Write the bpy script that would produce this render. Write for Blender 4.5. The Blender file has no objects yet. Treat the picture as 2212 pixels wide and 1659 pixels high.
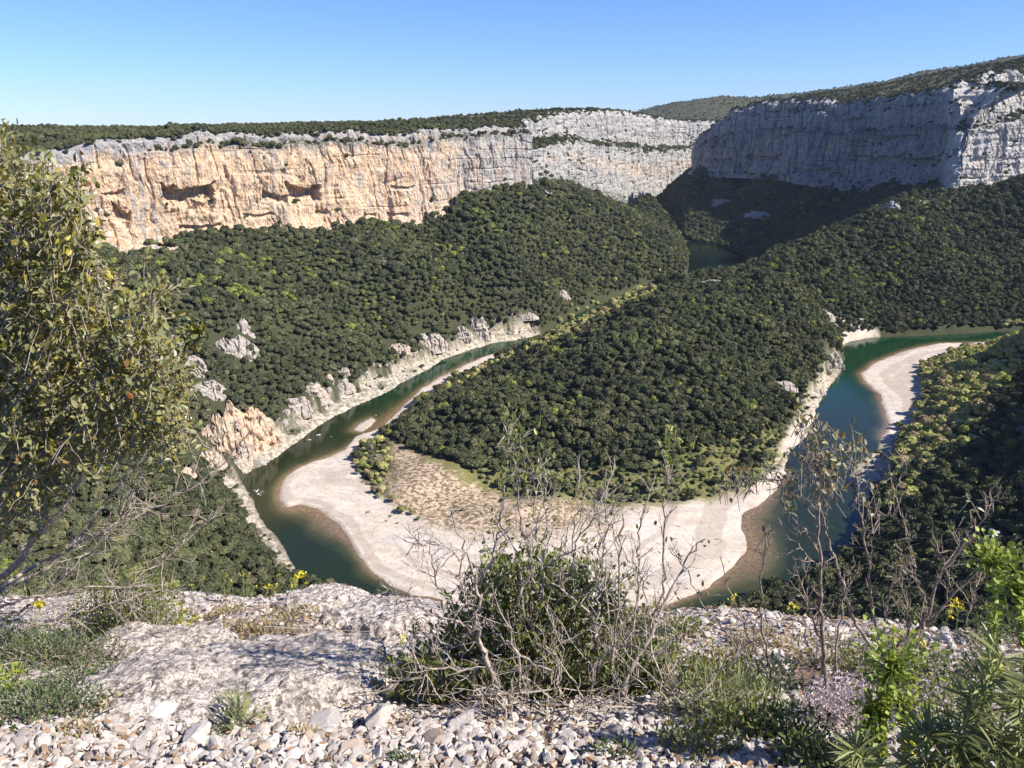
import bpy, math, random
import numpy as np
from mathutils import Vector

SC = bpy.context.scene
R = math.radians
# ------------------------------------------------------------------ camera
PITCH = R(18.6)
FPX = 770.0
cam_d = bpy.data.cameras.new('camera')
cam_d.sensor_fit = 'HORIZONTAL'
cam_d.sensor_width = 36.0
cam_d.lens = 36.0 * FPX / 1024.0
cam_d.clip_start = 0.05
cam_d.clip_end = 60000.0
cam = bpy.data.objects.new('camera', cam_d)
cam.location = (0, 0, 0)
cam.rotation_euler = (R(90) - PITCH, 0, 0)
SC.collection.objects.link(cam)
SC.camera = cam
# ------------------------------------------------------------------ light
SUN_EL, SUN_AZ = R(42), R(109)          # azimuth clockwise from the view direction (+Y)
world = bpy.data.worlds.new('World')
SC.world = world
world.use_nodes = True
wn = world.node_tree
wn.nodes.clear()
wo = wn.nodes.new('ShaderNodeOutputWorld')
wb = wn.nodes.new('ShaderNodeBackground')
ws = wn.nodes.new('ShaderNodeTexSky')
ws.sky_type = 'NISHITA'
ws.sun_disc = False
ws.sun_elevation = SUN_EL
ws.sun_rotation = SUN_AZ
ws.altitude = 300
ws.air_density = 1.0
ws.dust_density = 0.0
ws.ozone_density = 4.0
wb.inputs['Strength'].default_value = 0.075
wt = wn.nodes.new('ShaderNodeMix'); wt.data_type = 'RGBA'; wt.blend_type = 'MULTIPLY'
wt.inputs[0].default_value = 1.0; wt.inputs[7].default_value = (0.62, 0.81, 1.25, 1)
wn.links.new(ws.outputs[0], wt.inputs[6]); wn.links.new(wt.outputs[2], wb.inputs[0])
wn.links.new(wb.outputs[0], wo.inputs[0])
sun_d = bpy.data.lights.new('sun', 'SUN')
sun_d.energy = 5.0
sun_d.angle = R(0.5)
sun_d.color = (1.0, 0.93, 0.83)
sun = bpy.data.objects.new('sun', sun_d)
sv = Vector((math.sin(SUN_AZ) * math.cos(SUN_EL), math.cos(SUN_AZ) * math.cos(SUN_EL), math.sin(SUN_EL)))
sun.rotation_euler = sv.to_track_quat('Z', 'Y').to_euler()
sun.location = sv * 300
SC.collection.objects.link(sun)
SC.view_settings.view_transform = 'Standard'
SC.view_settings.look = 'None'
SC.view_settings.exposure = 0.88
SC.view_settings.gamma = 1.0
SC.cycles.max_bounces = 5
SC.cycles.diffuse_bounces = 2
SC.cycles.glossy_bounces = 2
SC.cycles.transmission_bounces = 3
SC.cycles.transparent_max_bounces = 4
SC.cycles.volume_bounces = 0
SC.cycles.use_denoising = True

WATER = -200.0
CT, ST = math.cos(PITCH), math.sin(PITCH)
K = 1024.0 / 2212.0                     # photo notes are kept on a 2212 px wide copy

def ray(X, Y):
    a = (X * K - 512) / FPX
    b = (384 - Y * K) / FPX
    return np.array([a, CT + b * ST, -ST + b * CT])

def at(X, Y, dist=None, z=None):
    """point seen at (X, Y): at ground distance dist ahead, or on the level z"""
    d = ray(X, Y)
    t = dist / d[1] if dist is not None else z / d[2]
    return d * t

def project(P):
    P = np.asarray(P, float)
    dep = P[..., 1] * CT - P[..., 2] * ST
    up = P[..., 1] * ST + P[..., 2] * CT
    dep = np.where(dep > 0.01, dep, 0.01)
    return (512 + P[..., 0] / dep * FPX) / K, (384 - up / dep * FPX) / K, dep

# ------------------------------------------------------------------ numeric helpers
def _hash(i, j, k, s):
    n = (i * 73856093) ^ (j * 19349663) ^ (k * 83492791) ^ (s * 2654435761)
    n = (n ^ (n >> 13)) * 1274126177 & 0xFFFFFFFF
    n = (n ^ (n >> 15)) * 2246822519 & 0xFFFFFFFF
    n = n ^ (n >> 13)
    return (n & 0xFFFFFF) / float(0xFFFFFF)

def vnoise(x, y, z=0.0, s=0):
    x, y, z = np.broadcast_arrays(np.asarray(x, float), np.asarray(y, float), np.asarray(z, float))
    xi, yi, zi = np.floor(x).astype(np.int64), np.floor(y).astype(np.int64), np.floor(z).astype(np.int64)
    fx, fy, fz = x - xi, y - yi, z - zi
    u, v, w = fx * fx * (3 - 2 * fx), fy * fy * (3 - 2 * fy), fz * fz * (3 - 2 * fz)
    r = 0
    for a in (0, 1):
        for b in (0, 1):
            for c in (0, 1):
                r = r + _hash(xi + a, yi + b, zi + c, s) * (u if a else 1 - u) * (v if b else 1 - v) * (w if c else 1 - w)
    return r * 2 - 1

def fbm(x, y, z=0.0, octv=4, s=0, gain=0.5):
    r, a = 0, 1.0
    x, y, z = np.asarray(x, float), np.asarray(y, float), np.asarray(z, float)
    for o in range(octv):
        r = r + a * vnoise(x, y, z, s + o * 17)
        x, y, z, a = x * 2.03 + 5.1, y * 2.03 + 3.7, z * 2.03 + 1.3, a * gain
    return r

def sstep(a, b, x):
    t = np.clip((np.asarray(x, float) - a) / (b - a), 0, 1)
    return t * t * (3 - 2 * t)

def poly_sd(px, py, poly):
    """signed distance to a polygon, positive inside"""
    poly = np.asarray(poly, float)
    d = np.full(px.shape, 1e18)
    ins = np.zeros(px.shape, bool)
    n = len(poly)
    for i in range(n):
        ax, ay = poly[i]
        bx, by = poly[(i + 1) % n]
        ex, ey = bx - ax, by - ay
        wx, wy = px - ax, py - ay
        t = np.clip((wx * ex + wy * ey) / (ex * ex + ey * ey + 1e-12), 0, 1)
        d = np.minimum(d, (wx - ex * t) ** 2 + (wy - ey * t) ** 2)
        c = ((ay > py) != (by > py))
        with np.errstate(divide='ignore', invalid='ignore'):
            xi = (bx - ax) * (py - ay) / (by - ay if by != ay else 1e-9) + ax
        ins ^= c & (px < xi)
    return np.where(ins, 1, -1) * np.sqrt(d)

def tag(o, label=None, cat=None, group=None, kind=None):
    if label: o['label'] = label
    if cat: o['category'] = cat
    if group: o['group'] = group
    if kind: o['kind'] = kind
    return o

def mk_mesh(name, V, F, mats=(), smooth=True, attrs=None, midx=None):
    """V (n,3); F (m,k) array or list of such arrays"""
    me = bpy.data.meshes.new(name)
    V = np.asarray(V, np.float32)
    Fs = F if isinstance(F, (list, tuple)) else [F]
    Fs = [np.asarray(f, np.int32) for f in Fs if len(f)]
    nl = sum(f.size for f in Fs)
    nf = sum(len(f) for f in Fs)
    me.vertices.add(len(V)); me.vertices.foreach_set('co', V.ravel())
    me.loops.add(nl); me.loops.foreach_set('vertex_index', np.concatenate([f.ravel() for f in Fs]))
    me.polygons.add(nf)
    tot = np.concatenate([np.full(len(f), f.shape[1], np.int32) for f in Fs])
    st = np.concatenate([[0], np.cumsum(tot)[:-1]]).astype(np.int32)
    me.polygons.foreach_set('loop_start', st)
    me.polygons.foreach_set('loop_total', tot)
    me.polygons.foreach_set('use_smooth', np.full(nf, bool(smooth)))
    if midx is not None:
        me.polygons.foreach_set('material_index', np.asarray(midx, np.int32))
    for m in mats: me.materials.append(m)
    me.update(calc_edges=True)
    for k, a in (attrs or {}).items():
        a = np.asarray(a, np.float32)
        at_ = me.attributes.new(k, 'FLOAT', 'POINT')
        at_.data.foreach_set('value', a)
    me.validate(clean_customdata=False)
    return me

def mk_obj(name, me, parent=None, loc=None, rot=None):
    o = bpy.data.objects.new(name, me)
    if loc is not None: o.location = loc
    if rot is not None: o.rotation_euler = rot
    if parent is not None: o.parent = parent
    SC.collection.objects.link(o)
    return o

def empty(name, loc=(0, 0, 0)):
    o = bpy.data.objects.new(name, None)
    o.empty_display_size = 0.1
    o.location = loc
    SC.collection.objects.link(o)
    return o

def grid_faces(nr, nc):
    i = np.arange(nr - 1)[:, None] * nc + np.arange(nc - 1)[None, :]
    return np.stack([i, i + 1, i + nc + 1, i + nc], -1).reshape(-1, 4)

# ------------------------------------------------------------------ material helper
class M:
    def __init__(s, name, rough=0.9, spec=0.25):
        s.m = bpy.data.materials.new(name); s.m.use_nodes = True
        s.t = s.m.node_tree; s.b = s.t.nodes['Principled BSDF']
        s.b.inputs['Roughness'].default_value = rough
        s.b.inputs['Specular IOR Level'].default_value = spec
    def n(s, ty, **kw):
        n = s.t.nodes.new(ty)
        for k, v in kw.items(): setattr(n, k, v)
        return n
    def put(s, sock, v):
        if isinstance(v, bpy.types.NodeSocket): s.t.links.new(v, sock)
        elif isinstance(v, (tuple, list)) and len(v) == 3 and sock.type == 'RGBA': sock.default_value = (*v, 1)
        else: sock.default_value = v
    def geo(s): return s.n('ShaderNodeNewGeometry').outputs['Position']
    def obj(s): return s.n('ShaderNodeTexCoord').outputs['Object']
    def map(s, vec, scale=(1, 1, 1), rot=(0, 0, 0)):
        n = s.n('ShaderNodeMapping'); s.put(n.inputs['Vector'], vec)
        n.inputs['Scale'].default_value = scale; n.inputs['Rotation'].default_value = rot
        return n.outputs[0]
    def noise(s, vec, scale, detail=5, rough=0.6, dist=0.0):
        n = s.n('ShaderNodeTexNoise'); s.put(n.inputs['Vector'], vec)
        n.inputs['Scale'].default_value = scale; n.inputs['Detail'].default_value = detail
        n.inputs['Roughness'].default_value = rough; n.inputs['Distortion'].default_value = dist
        return n.outputs['Fac']
    def voro(s, vec, scale, feature='F1', out='Distance'):
        n = s.n('ShaderNodeTexVoronoi', feature=feature); s.put(n.inputs['Vector'], vec)
        n.inputs['Scale'].default_value = scale
        return n.outputs[out]
    def ramp(s, fac, stops):
        n = s.n('ShaderNodeValToRGB'); s.put(n.inputs[0], fac)
        e = n.color_ramp.elements
        while len(e) < len(stops): e.new(0.5)
        for q, (p, c) in zip(e, stops):
            q.position = p
            q.color = (c, c, c, 1) if not isinstance(c, (tuple, list)) else (*c, 1)
        return n.outputs[0]
    def mix(s, f, a, b, mode='MIX'):
        n = s.n('ShaderNodeMix', data_type='RGBA', blend_type=mode)
        s.put(n.inputs[0], f); s.put(n.inputs[6], a); s.put(n.inputs[7], b)
        return n.outputs[2]
    def math(s, op, a, b=0.0, clamp=False):
        n = s.n('ShaderNodeMath', operation=op, use_clamp=clamp)
        s.put(n.inputs[0], a); s.put(n.inputs[1], b)
        return n.outputs[0]
    def attr(s, name, out='Fac'):
        n = s.n('ShaderNodeAttribute', attribute_name=name)
        return n.outputs[out]
    def rnd(s): return s.n('ShaderNodeObjectInfo').outputs['Random']
    def col(s, c): s.put(s.b.inputs['Base Color'], c); return s
    def bump(s, h, strength=0.5, dist=1.0, prev=None):
        n = s.n('ShaderNodeBump'); s.put(n.inputs['Height'], h)
        n.inputs['Strength'].default_value = strength; n.inputs['Distance'].default_value = dist
        if prev is not None: s.put(n.inputs['Normal'], prev)
        s.put(s.b.inputs['Normal'], n.outputs[0])
        return n.outputs[0]
    def trans(s, f, c):
        """thin leaf: part of the light passes through"""
        tr = s.n('ShaderNodeBsdfTranslucent'); s.put(tr.inputs[0], c)
        mx = s.n('ShaderNodeMixShader'); mx.inputs[0].default_value = f
        out = s.t.nodes['Material Output']
        s.t.links.new(s.b.outputs[0], mx.inputs[1]); s.t.links.new(tr.outputs[0], mx.inputs[2])
        s.t.links.new(mx.outputs[0], out.inputs['Surface'])
        return s

def foliage_mat(name, stops, tf=0.0, rough=0.85, spec=0.15, nscale=0.9):
    m = M(name, rough, spec)
    r = m.rnd()
    c = m.ramp(r, stops)
    nz = m.noise(m.geo(), nscale, 3)
    c = m.mix(m.ramp(nz, [(0.35, 0.0), (0.7, 1.0)]), m.mix(0.22, c, (0.0, 0.0, 0.0)), m.mix(0.18, c, (0.25, 0.26, 0.13)))
    c = m.mix(m.ramp(m.noise(m.geo(), 0.016, 5, 0.65), [(0.44, 0.0), (0.64, 0.42)]), c, (0.17, 0.185, 0.075))
    m.col(c)
    if tf: m.trans(tf, c)
    return m.m
# ================================================================== MATERIALS OF THE LAND
def rock_mat(name, light=(0.62, 0.57, 0.51), grey=(0.27, 0.27, 0.28), orange=(0.60, 0.32, 0.14), sc=1.0):
    m = M(name, 0.95, 0.1)
    p = m.geo()
    streak = m.noise(m.map(p, (0.34 * sc, 0.34 * sc, 0.028 * sc)), 1.0, 6, 0.68, 0.5)
    streak3 = m.noise(m.map(p, (0.11 * sc, 0.11 * sc, 0.010 * sc)), 1.0, 5, 0.7, 0.4)
    streak2 = m.noise(m.map(p, (0.9 * sc, 0.9 * sc, 0.05 * sc)), 1.0, 4, 0.65, 0.3)
    blot = m.noise(m.map(p, (0.05 * sc, 0.05 * sc, 0.05 * sc)), 1.0, 5, 0.6)
    lay = m.noise(m.map(p, (0.03 * sc, 0.03 * sc, 0.7 * sc)), 1.0, 4, 0.6, 0.2)
    fine = m.noise(p, 0.8 * sc, 6, 0.75)
    # orange where the attribute asks for it, broken up by streaks
    of = m.math('ADD', m.attr('orange'), m.math('MULTIPLY', m.math('SUBTRACT', streak, 0.5), 1.9))
    of = m.math('ADD', of, m.math('MULTIPLY', m.math('SUBTRACT', streak3, 0.5), 1.8))
    of = m.math('ADD', of, m.math('MULTIPLY', m.math('SUBTRACT', blot, 0.5), 1.1))
    of = m.ramp(of, [(0.3, 0.0), (0.62, 1.0)])
    c = m.mix(m.ramp(streak2, [(0.35, 0.0), (0.62, 1.0)]), grey, light)
    c = m.mix(m.ramp(fine, [(0.3, 0.6), (0.6, 0.0)]), c, tuple(g * 0.85 for g in grey))
    oc = m.mix(m.ramp(fine, [(0.35, 0.0), (0.62, 1.0)]), orange, (0.77, 0.55, 0.36))
    oc = m.mix(m.ramp(streak2, [(0.46, 0.0), (0.60, 0.85)]), oc, (0.80, 0.70, 0.55))
    c = m.mix(of, c, oc)
    c = m.mix(m.math('MULTIPLY', m.attr('pale'), 0.6), c, (0.66, 0.62, 0.57))  # sunlight on the right-hand buttress, painted in as lighter rock
    # grey water streaks from the top
    gf = m.math('ADD', m.attr('grey'), m.math('ADD', m.math('MULTIPLY', m.math('SUBTRACT', streak, 0.5), 1.6), m.math('MULTIPLY', m.math('SUBTRACT', streak3, 0.5), 2.6)))
    gf = m.ramp(gf, [(0.40, 0.0), (0.72, 0.9)])
    gc = m.mix(m.ramp(fine, [(0.35, 0.0), (0.65, 1.0)]), tuple(g * 0.8 for g in grey), tuple(g * 1.6 for g in grey))
    c = m.mix(gf, c, gc)
    c = m.mix(m.ramp(lay, [(0.30, 0.55), (0.42, 0.0)]), c, tuple(g * 0.55 for g in grey))
    c = m.mix(m.math('MULTIPLY', m.attr('green'), m.ramp(m.noise(p, 0.3, 4), [(0.42, 0.0), (0.52, 1.0)])), c, (0.05, 0.06, 0.03))
    ckv = m.noise(m.map(p, (0.16 * sc, 0.16 * sc, 0.022 * sc)), 1.0, 5, 0.65, 0.8)
    ckh = m.noise(m.map(p, (0.035 * sc, 0.035 * sc, 0.26 * sc)), 1.0, 4, 0.6, 0.3)
    ln = m.ramp(m.math('ABSOLUTE', m.math('SUBTRACT', ckv, 0.5)), [(0.0, 0.75), (0.014, 0.0)])
    lh = m.ramp(m.math('ABSOLUTE', m.math('SUBTRACT', ckh, 0.47)), [(0.0, 0.7), (0.012, 0.0)])
    c = m.mix(ln, c, tuple(g * 0.35 for g in grey)); c = m.mix(lh, c, tuple(g * 0.35 for g in grey))
    m.col(c)
    b = m.bump(m.math('ADD', streak2, m.math('MULTIPLY', fine, 0.9)), 0.9, 1.8 / sc)
    return m.m

MAT = {}
MAT['cliff'] = rock_mat('limestone_orange')
MAT['cliff_grey'] = rock_mat('limestone_grey', light=(0.66, 0.62, 0.56), grey=(0.30, 0.30, 0.30))
MAT['cliff_dark'] = rock_mat('limestone_shaded', light=(0.62, 0.58, 0.55), grey=(0.20, 0.20, 0.21))  # right-hand cliff: its shade is put into darker rock greys
MAT['outcrop'] = rock_mat('limestone_outcrop', light=(0.62, 0.55, 0.47), grey=(0.33, 0.31, 0.285), sc=2.2)

def terrain_mat():
    m = M('valley_ground', 0.95, 0.1)
    p = m.geo()
    n1 = m.noise(p, 0.25, 5); n2 = m.noise(p, 1.2, 5, 0.7); n3 = m.noise(m.map(p, (1, 1, 1)), 0.05, 4)
    soil = m.mix(n1, (0.030, 0.036, 0.018), (0.065, 0.066, 0.036))
    grav = m.mix(m.ramp(n2, [(0.3, 0.0), (0.7, 1.0)]), (0.52, 0.43, 0.345), (0.72, 0.615, 0.51))
    grav = m.mix(m.ramp(m.noise(m.map(p, (0.05, 0.16, 1), (0, 0, 0.3)), 1.0, 6, 0.7), [(0.42, 0.55), (0.58, 0.0)]), grav, (0.33, 0.29, 0.25))
    grav = m.mix(m.ramp(n3, [(0.4, 0.0), (0.6, 0.5)]), grav, (0.52, 0.49, 0.46))
    grav = m.mix(m.ramp(m.attr('band'), [(0.30, 0.6), (0.46, 0.0)]), grav, (0.36, 0.30, 0.245))
    grav = m.mix(m.ramp(m.noise(p, 0.5, 6, 0.8), [(0.36, 0.7), (0.50, 0.0)]), grav, (0.27, 0.235, 0.20))
    wet = (0.34, 0.27, 0.19)
    scrubn = m.noise(p, 0.42, 4, 0.7)
    scrub = m.mix(m.ramp(scrubn, [(0.44, 0.0), (0.56, 1.0)]), (0.15, 0.115, 0.06), (0.50, 0.39, 0.29))
    grass = m.mix(n1, (0.12, 0.13, 0.045), (0.20, 0.18, 0.07))
    rk = m.mix(m.ramp(m.noise(p, 0.35, 7, 0.75), [(0.40, 0.0), (0.58, 1.0)]), (0.15, 0.14, 0.10), (0.52, 0.45, 0.37))
    c = m.mix(m.attr('rock'), soil, rk)
    c = m.mix(m.attr('gravel'), c, grav)
    c = m.mix(m.attr('scrub'), c, scrub)
    gm = m.math('MULTIPLY', m.attr('grass'), m.ramp(m.noise(p, 0.15, 5, 0.7), [(0.35, 0.0), (0.5, 1.0)]))
    c = m.mix(gm, c, grass)
    c = m.mix(m.attr('wet'), c, wet)
    m.col(c)
    m.bump(n2, 0.5, 0.6)
    return m.m
MAT['terrain'] = terrain_mat()

def water_mat():
    m = M('river_water', 0.06, 0.5)
    p = m.geo()
    sh = m.attr('shallow')
    n = m.noise(p, 0.06, 4, 0.6)
    n2 = m.noise(p, 0.5, 4, 0.7)
    f = m.math('ADD', sh, m.math('MULTIPLY', m.math('SUBTRACT', n, 0.5), 0.45))
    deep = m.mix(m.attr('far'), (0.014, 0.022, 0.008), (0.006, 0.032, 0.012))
    deep = m.mix(m.attr('shade'), deep, (0.004, 0.012, 0.008))  # shade of the side gorge painted into the far water
    c = m.ramp(f, [(0.0, (0.0, 0.0, 0.0)), (0.35, (0.0, 0.0, 0.0)), (0.95, (1, 1, 1))])
    mid = m.mix(m.ramp(f, [(0.15, 0.0), (0.5, 1.0)]), deep, (0.060, 0.060, 0.024))
    bed = m.mix(m.ramp(n2, [(0.4, 0.0), (0.6, 1.0)]), (0.13, 0.085, 0.045), (0.22, 0.155, 0.095))
    cc = m.mix(m.ramp(f, [(0.42, 0.0), (0.85, 1.0)]), mid, bed)
    cc = m.mix(m.ramp(m.math('ADD', m.attr('foam'), m.math('MULTIPLY', m.math('SUBTRACT', m.noise(m.map(p, (0.7, 0.25, 1), (0, 0, 0.5)), 1.0, 5, 0.75), 0.5), 2.0)), [(0.75, 0.0), (0.95, 1.0)]), cc, (0.8, 0.8, 0.78))
    m.col(cc)
    m.b.inputs['IOR'].default_value = 1.33
    w = m.noise(m.map(p, (1.2, 1.2, 1)), 0.7, 3, 0.5)
    m.bump(w, 0.12, 0.3)
    return m.m
MAT['water'] = water_mat()

# ================================================================== THE RIVER IN PLAN
def plan(pts, z=WATER): return np.array([at(x, y, z=z)[:2] for x, y in pts])
river_px = [(960, 1400), (860, 1345), (790, 1312), (710, 1275), (645, 1240), (615, 1185), (585, 1150), (560, 1115), (540, 1070), (525, 1045), (532, 1018),
    (560, 1008), (600, 985), (640, 955), (660, 940), (700, 912), (760, 880), (830, 850), (870, 825), (920, 800), (960, 775), (1010, 757), (1060, 742),
    (1120, 733), (1170, 722), (1200, 704), (1250, 676), (1300, 652), (1370, 628), (1430, 612), (1482, 598), (1488, 560), (1480, 530), (1455, 500), (1400, 476), (1340, 462),
    (1350, 450), (1420, 478), (1480, 520), (1540, 528), (1600, 548), (1640, 566), (1640, 600), (1560, 618), (1500, 624), (1440, 632),
    (1370, 650), (1290, 684), (1230, 708), (1200, 722), (1150, 742), (1100, 757), (1060, 765), (1010, 785), (970, 805), (940, 820), (910, 840), (880, 870), (845, 903),
    (820, 925), (800, 933), (765, 945), (745, 972), (700, 990), (650, 1008), (620, 1028), (603, 1055), (603, 1078), (618, 1095), (650, 1090), (690, 1100), (730, 1130), (755, 1165),
    (775, 1200), (800, 1232), (840, 1262), (890, 1283), (960, 1298), (1100, 1312), (1300, 1315), (1440, 1305), (1530, 1270), (1590, 1220), (1610, 1185), (1605, 1150), (1600, 1115), (1640, 1088), (1680, 1058),
    (1702, 1020), (1702, 980), (1740, 940), (1765, 885), (1780, 850), (1815, 805), (1824, 775), (1818, 748), (1830, 738), (1870, 729), (1940, 727), (2060, 721), (2150, 716), (2320, 712),
    (2320, 732), (2100, 740), (2030, 741), (1960, 756), (1890, 782), (1860, 808), (1870, 828), (1900, 850), (1912, 890), (1922, 920), (1905, 948), (1890, 975), (1860, 992), (1838, 1020), (1850, 1060),
    (1872, 1100), (1850, 1160), (1815, 1215), (1765, 1245), (1680, 1280), (1580, 1320), (1480, 1360), (1300, 1400), (1100, 1410)]
RIVER = plan(river_px)
ISLE = plan([(763, 930), (778, 915), (802, 903), (812, 908), (800, 922), (782, 933)])
INNER = plan([(1200, 722), (1100, 757), (1010, 785), (970, 805), (910, 840), (880, 870), (820, 925), (745, 972), (700, 990), (650, 1008), (620, 1028), (603, 1055), (603, 1078), (618, 1095), (690, 1100), (755, 1165),
    (800, 1232), (890, 1283), (1100, 1312), (1300, 1315), (1440, 1305), (1530, 1270), (1590, 1220), (1610, 1185), (1605, 1150), (1600, 1115), (1640, 1088), (1702, 1020), (1500, 1000), (1100, 900)])
BEACH_R = plan([(2320, 732), (2100, 740), (2030, 741), (1960, 756), (1890, 782), (1860, 808), (1870, 828), (1900, 850), (1912, 890), (1922, 920), (1905, 948), (1960, 940), (1985, 860), (1985, 800), (2040, 770), (2150, 752)])
GRAVEL = plan([(1120, 748), (1040, 772), (970, 800), (930, 820), (905, 838), (880, 865), (845, 900), (820, 920), (760, 940), (730, 975), (640, 1008), (590, 1050), (590, 1085), (640, 1100), (700, 1110), (740, 1165), (790, 1240), (880, 1300), (1100, 1330), (1440, 1330),
    (1560, 1280), (1620, 1200), (1615, 1110), (1690, 1070), (1712, 1020), (1710, 975), (1745, 945), (1770, 890), (1745, 915), (1690, 965), (1672, 1010), (1640, 1050), (1570, 1075), (1480, 1092), (1400, 1100), (1300, 1115), (1230, 1150), (1100, 1160), (980, 1150),
    (900, 1130), (850, 1110), (800, 1075), (765, 1040), (755, 990), (790, 955), (850, 925), (930, 850), (990, 818), (1080, 775)])
SCRUB = plan([(860, 965), (940, 1005), (1020, 1040), (1120, 1085), (1240, 1098), (1400, 1102), (1330, 1135), (1240, 1165), (1100, 1170), (970, 1160), (880, 1130), (840, 1090), (855, 1040), (850, 1000)])
GRASS = plan([(880, 965), (960, 1000), (1040, 1005), (1130, 1000), (1250, 1010), (1400, 1000), (1650, 940), (1690, 980), (1640, 1040), (1560, 1075), (1400, 1100), (1240, 1098), (1120, 1086), (1020, 1050), (930, 1012)])
SANDR = plan([(1820, 745), (1860, 735), (1900, 727), (1840, 722), (1800, 728)])

# ================================================================== CLIFF LINES: (X, Ybase, Ytop, distance)
LEFT = [(-420, 700, 420, 400), (-150, 640, 420, 470), (20, 590, 378, 540), (160, 560, 322, 600), (250, 543, 300, 625), (400, 518, 297, 660), (480, 512, 284, 680), (620, 483, 286, 715), (780, 484, 282, 760), (900, 482, 285, 800), (1000, 428, 276, 845),
        (1080, 405, 272, 880), (1155, 402, 272, 925)]
MID = [(1140, 402, 274, 925), (1168, 403, 268, 985), (1192, 405, 258, 1080), (1235, 412, 244, 1230), (1300, 455, 239, 1450), (1360, 478, 238, 1700), (1420, 480, 248, 1960), (1490, 435, 261, 2200), (1600, 390, 262, 2400)]
RIGHT = [(1820, 366, 230, 2150), (1660, 366, 250, 1960), (1530, 366, 285, 1790), (1498, 366, 292, 1710), (1494, 366, 293, 1670), (1508, 368, 275, 1640), (1560, 372, 236, 1600), (1640, 374, 212, 1540), (1700, 378, 214, 1480), (1780, 395, 214, 1420), (1850, 405, 212, 1360), (1900, 402, 196, 1290), (1960, 398, 192, 1210),
         (2025, 402, 186, 1120), (2045, 412, 186, 1060), (2070, 418, 180, 1050), (2120, 420, 168, 1065), (2180, 400, 150, 1085), (2260, 365, 135, 1110), (2420, 340, 120, 1160)]

ctrl = []
def C(X, Y, d): ctrl.append(at(X, Y, dist=d))
def Cw(x, y, z): ctrl.append(np.array([x, y, z], float))
for L_ in (LEFT, MID, RIGHT):
    for X, yb, yt, d in L_:
        b = at(X, yb, dist=d); ctrl.append(b)
        n = b[:2] / np.linalg.norm(b[:2])
        Cw(b[0] + n[0] * 90, b[1] + n[1] * 90, b[2] - 6)
for p in RIVER[::2]: Cw(p[0], p[1], WATER + 1.0)
# left-hand wooded spur: its skyline against the far cliffs
C(1230, 418, 950); C(1290, 442, 1000); C(1345, 468, 1035); C(1410, 502, 1070); C(1460, 525, 1090); C(1481, 545, 1095)
C(700, 650, 640); C(900, 620, 700); C(1100, 560, 790)
# small ravine and knoll near the left bank
C(520, 700, 540); C(470, 745, 505); C(395, 760, 470); C(560, 800, 510); C(430, 850, 450)
C(370, 950, 400); C(300, 850, 420); C(330, 1100, 330); C(200, 1150, 300); C(480, 960, 425)
# ridge of the peninsula and the slope under the right-hand cliff
C(1285, 682, 715); C(1380, 645, 720); C(1500, 606, 735); C(1560, 598, 740); C(1650, 576, 800); C(1760, 520, 850); C(1900, 476, 900); C(1960, 440, 960); C(2212, 395, 990)
C(1600, 622, 655); C(1500, 640, 640); C(1700, 640, 665); C(1755, 660, 680); C(1790, 720, 680); C(1400, 680, 610); C(1300, 740, 560); C(1650, 700, 600); C(1700, 800, 560); C(1500, 760, 540); C(1350, 830, 500); C(1180, 820, 540)
C(1150, 910, 470); C(1300, 960, 437); C(1500, 930, 455); C(1650, 900, 480); C(1000, 880, 500)
C(1900, 640, 800); C(2050, 660, 790); C(2212, 640, 810); C(2350, 640, 800); C(2100, 500, 930); C(1830, 640, 770)
# far shaded slope
C(1345, 462, 1580); C(1380, 440, 1590); C(1420, 415, 1600); C(1455, 392, 1610); C(1490, 372, 1620); C(1420, 440, 1560); C(1400, 470, 1530); C(1500, 440, 1590); C(1650, 480, 1430); C(1800, 470, 1330); C(1600, 420, 1560); C(1700, 430, 1450)
# bar and peninsula foot, nearly level
for X, Y in ((700, 1040), (800, 1130), (1000, 1200), (1300, 1200), (1500, 1180), (900, 1010), (1100, 1080), (1400, 1080), (1600, 1060), (900, 960), (840, 950)):
    p = at(X, Y, z=WATER + 2.2); Cw(*p)
# right-hand near slope
C(2212, 735, 655); C(2100, 790, 600); C(2212, 800, 525); C(2000, 900, 490); C(2212, 905, 415); C(1980, 1000, 405); C(2212, 1010, 345); C(2212, 1200, 262); C(1980, 1150, 315); C(2150, 1345, 205); C(1850, 1300, 262); C(1700, 1320, 262)
C(2212, 760, 600); C(2120, 770, 640); Cw(420, 560, -110)
Cw(420, 480, -120); Cw(400, 400, -85); Cw(390, 340, -40); Cw(380, 290, -35); Cw(450, 320, -10); Cw(338, 405, -118); Cw(325, 350, -115); Cw(360, 280, -95); Cw(430, 200, -80); Cw(300, 150, -110); Cw(620, 330, 0); Cw(620, 500, -110); Cw(600, 700, -130); Cw(800, 600, -90)  # includes an unseen rim off to the right, shaped to cast shadow here
# near slopes below the viewpoint and to the left
Cw(0, 250, -186); Cw(0, 180, -160); Cw(0, 90, -128); Cw(0, 40, -110); Cw(120, 110, -128); Cw(150, 60, -100); Cw(-120, 150, -150); Cw(-120, 60, -110); Cw(60, 200, -165); Cw(-60, 240, -178)
Cw(-250, 330, -122); Cw(-260, 200, -110); Cw(-340, 420, -120); Cw(-300, 80, -90); Cw(-480, 300, -60); Cw(-330, 520, -105); Cw(-170, 330, -168)
ctrl = np.array(ctrl)
_cx = ctrl[:, :2]
_D = np.sqrt(((_cx[:, None] - _cx[None]) ** 2).sum(-1) + 6.0 ** 2)
_n = len(_cx)
_A = np.zeros((_n + 1, _n + 1)); _A[:_n, :_n] = _D - np.eye(_n) * 2.5; _A[:_n, _n] = 1; _A[_n, :_n] = 1
_w = np.linalg.solve(_A, np.concatenate([ctrl[:, 2], [0]]))

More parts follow.
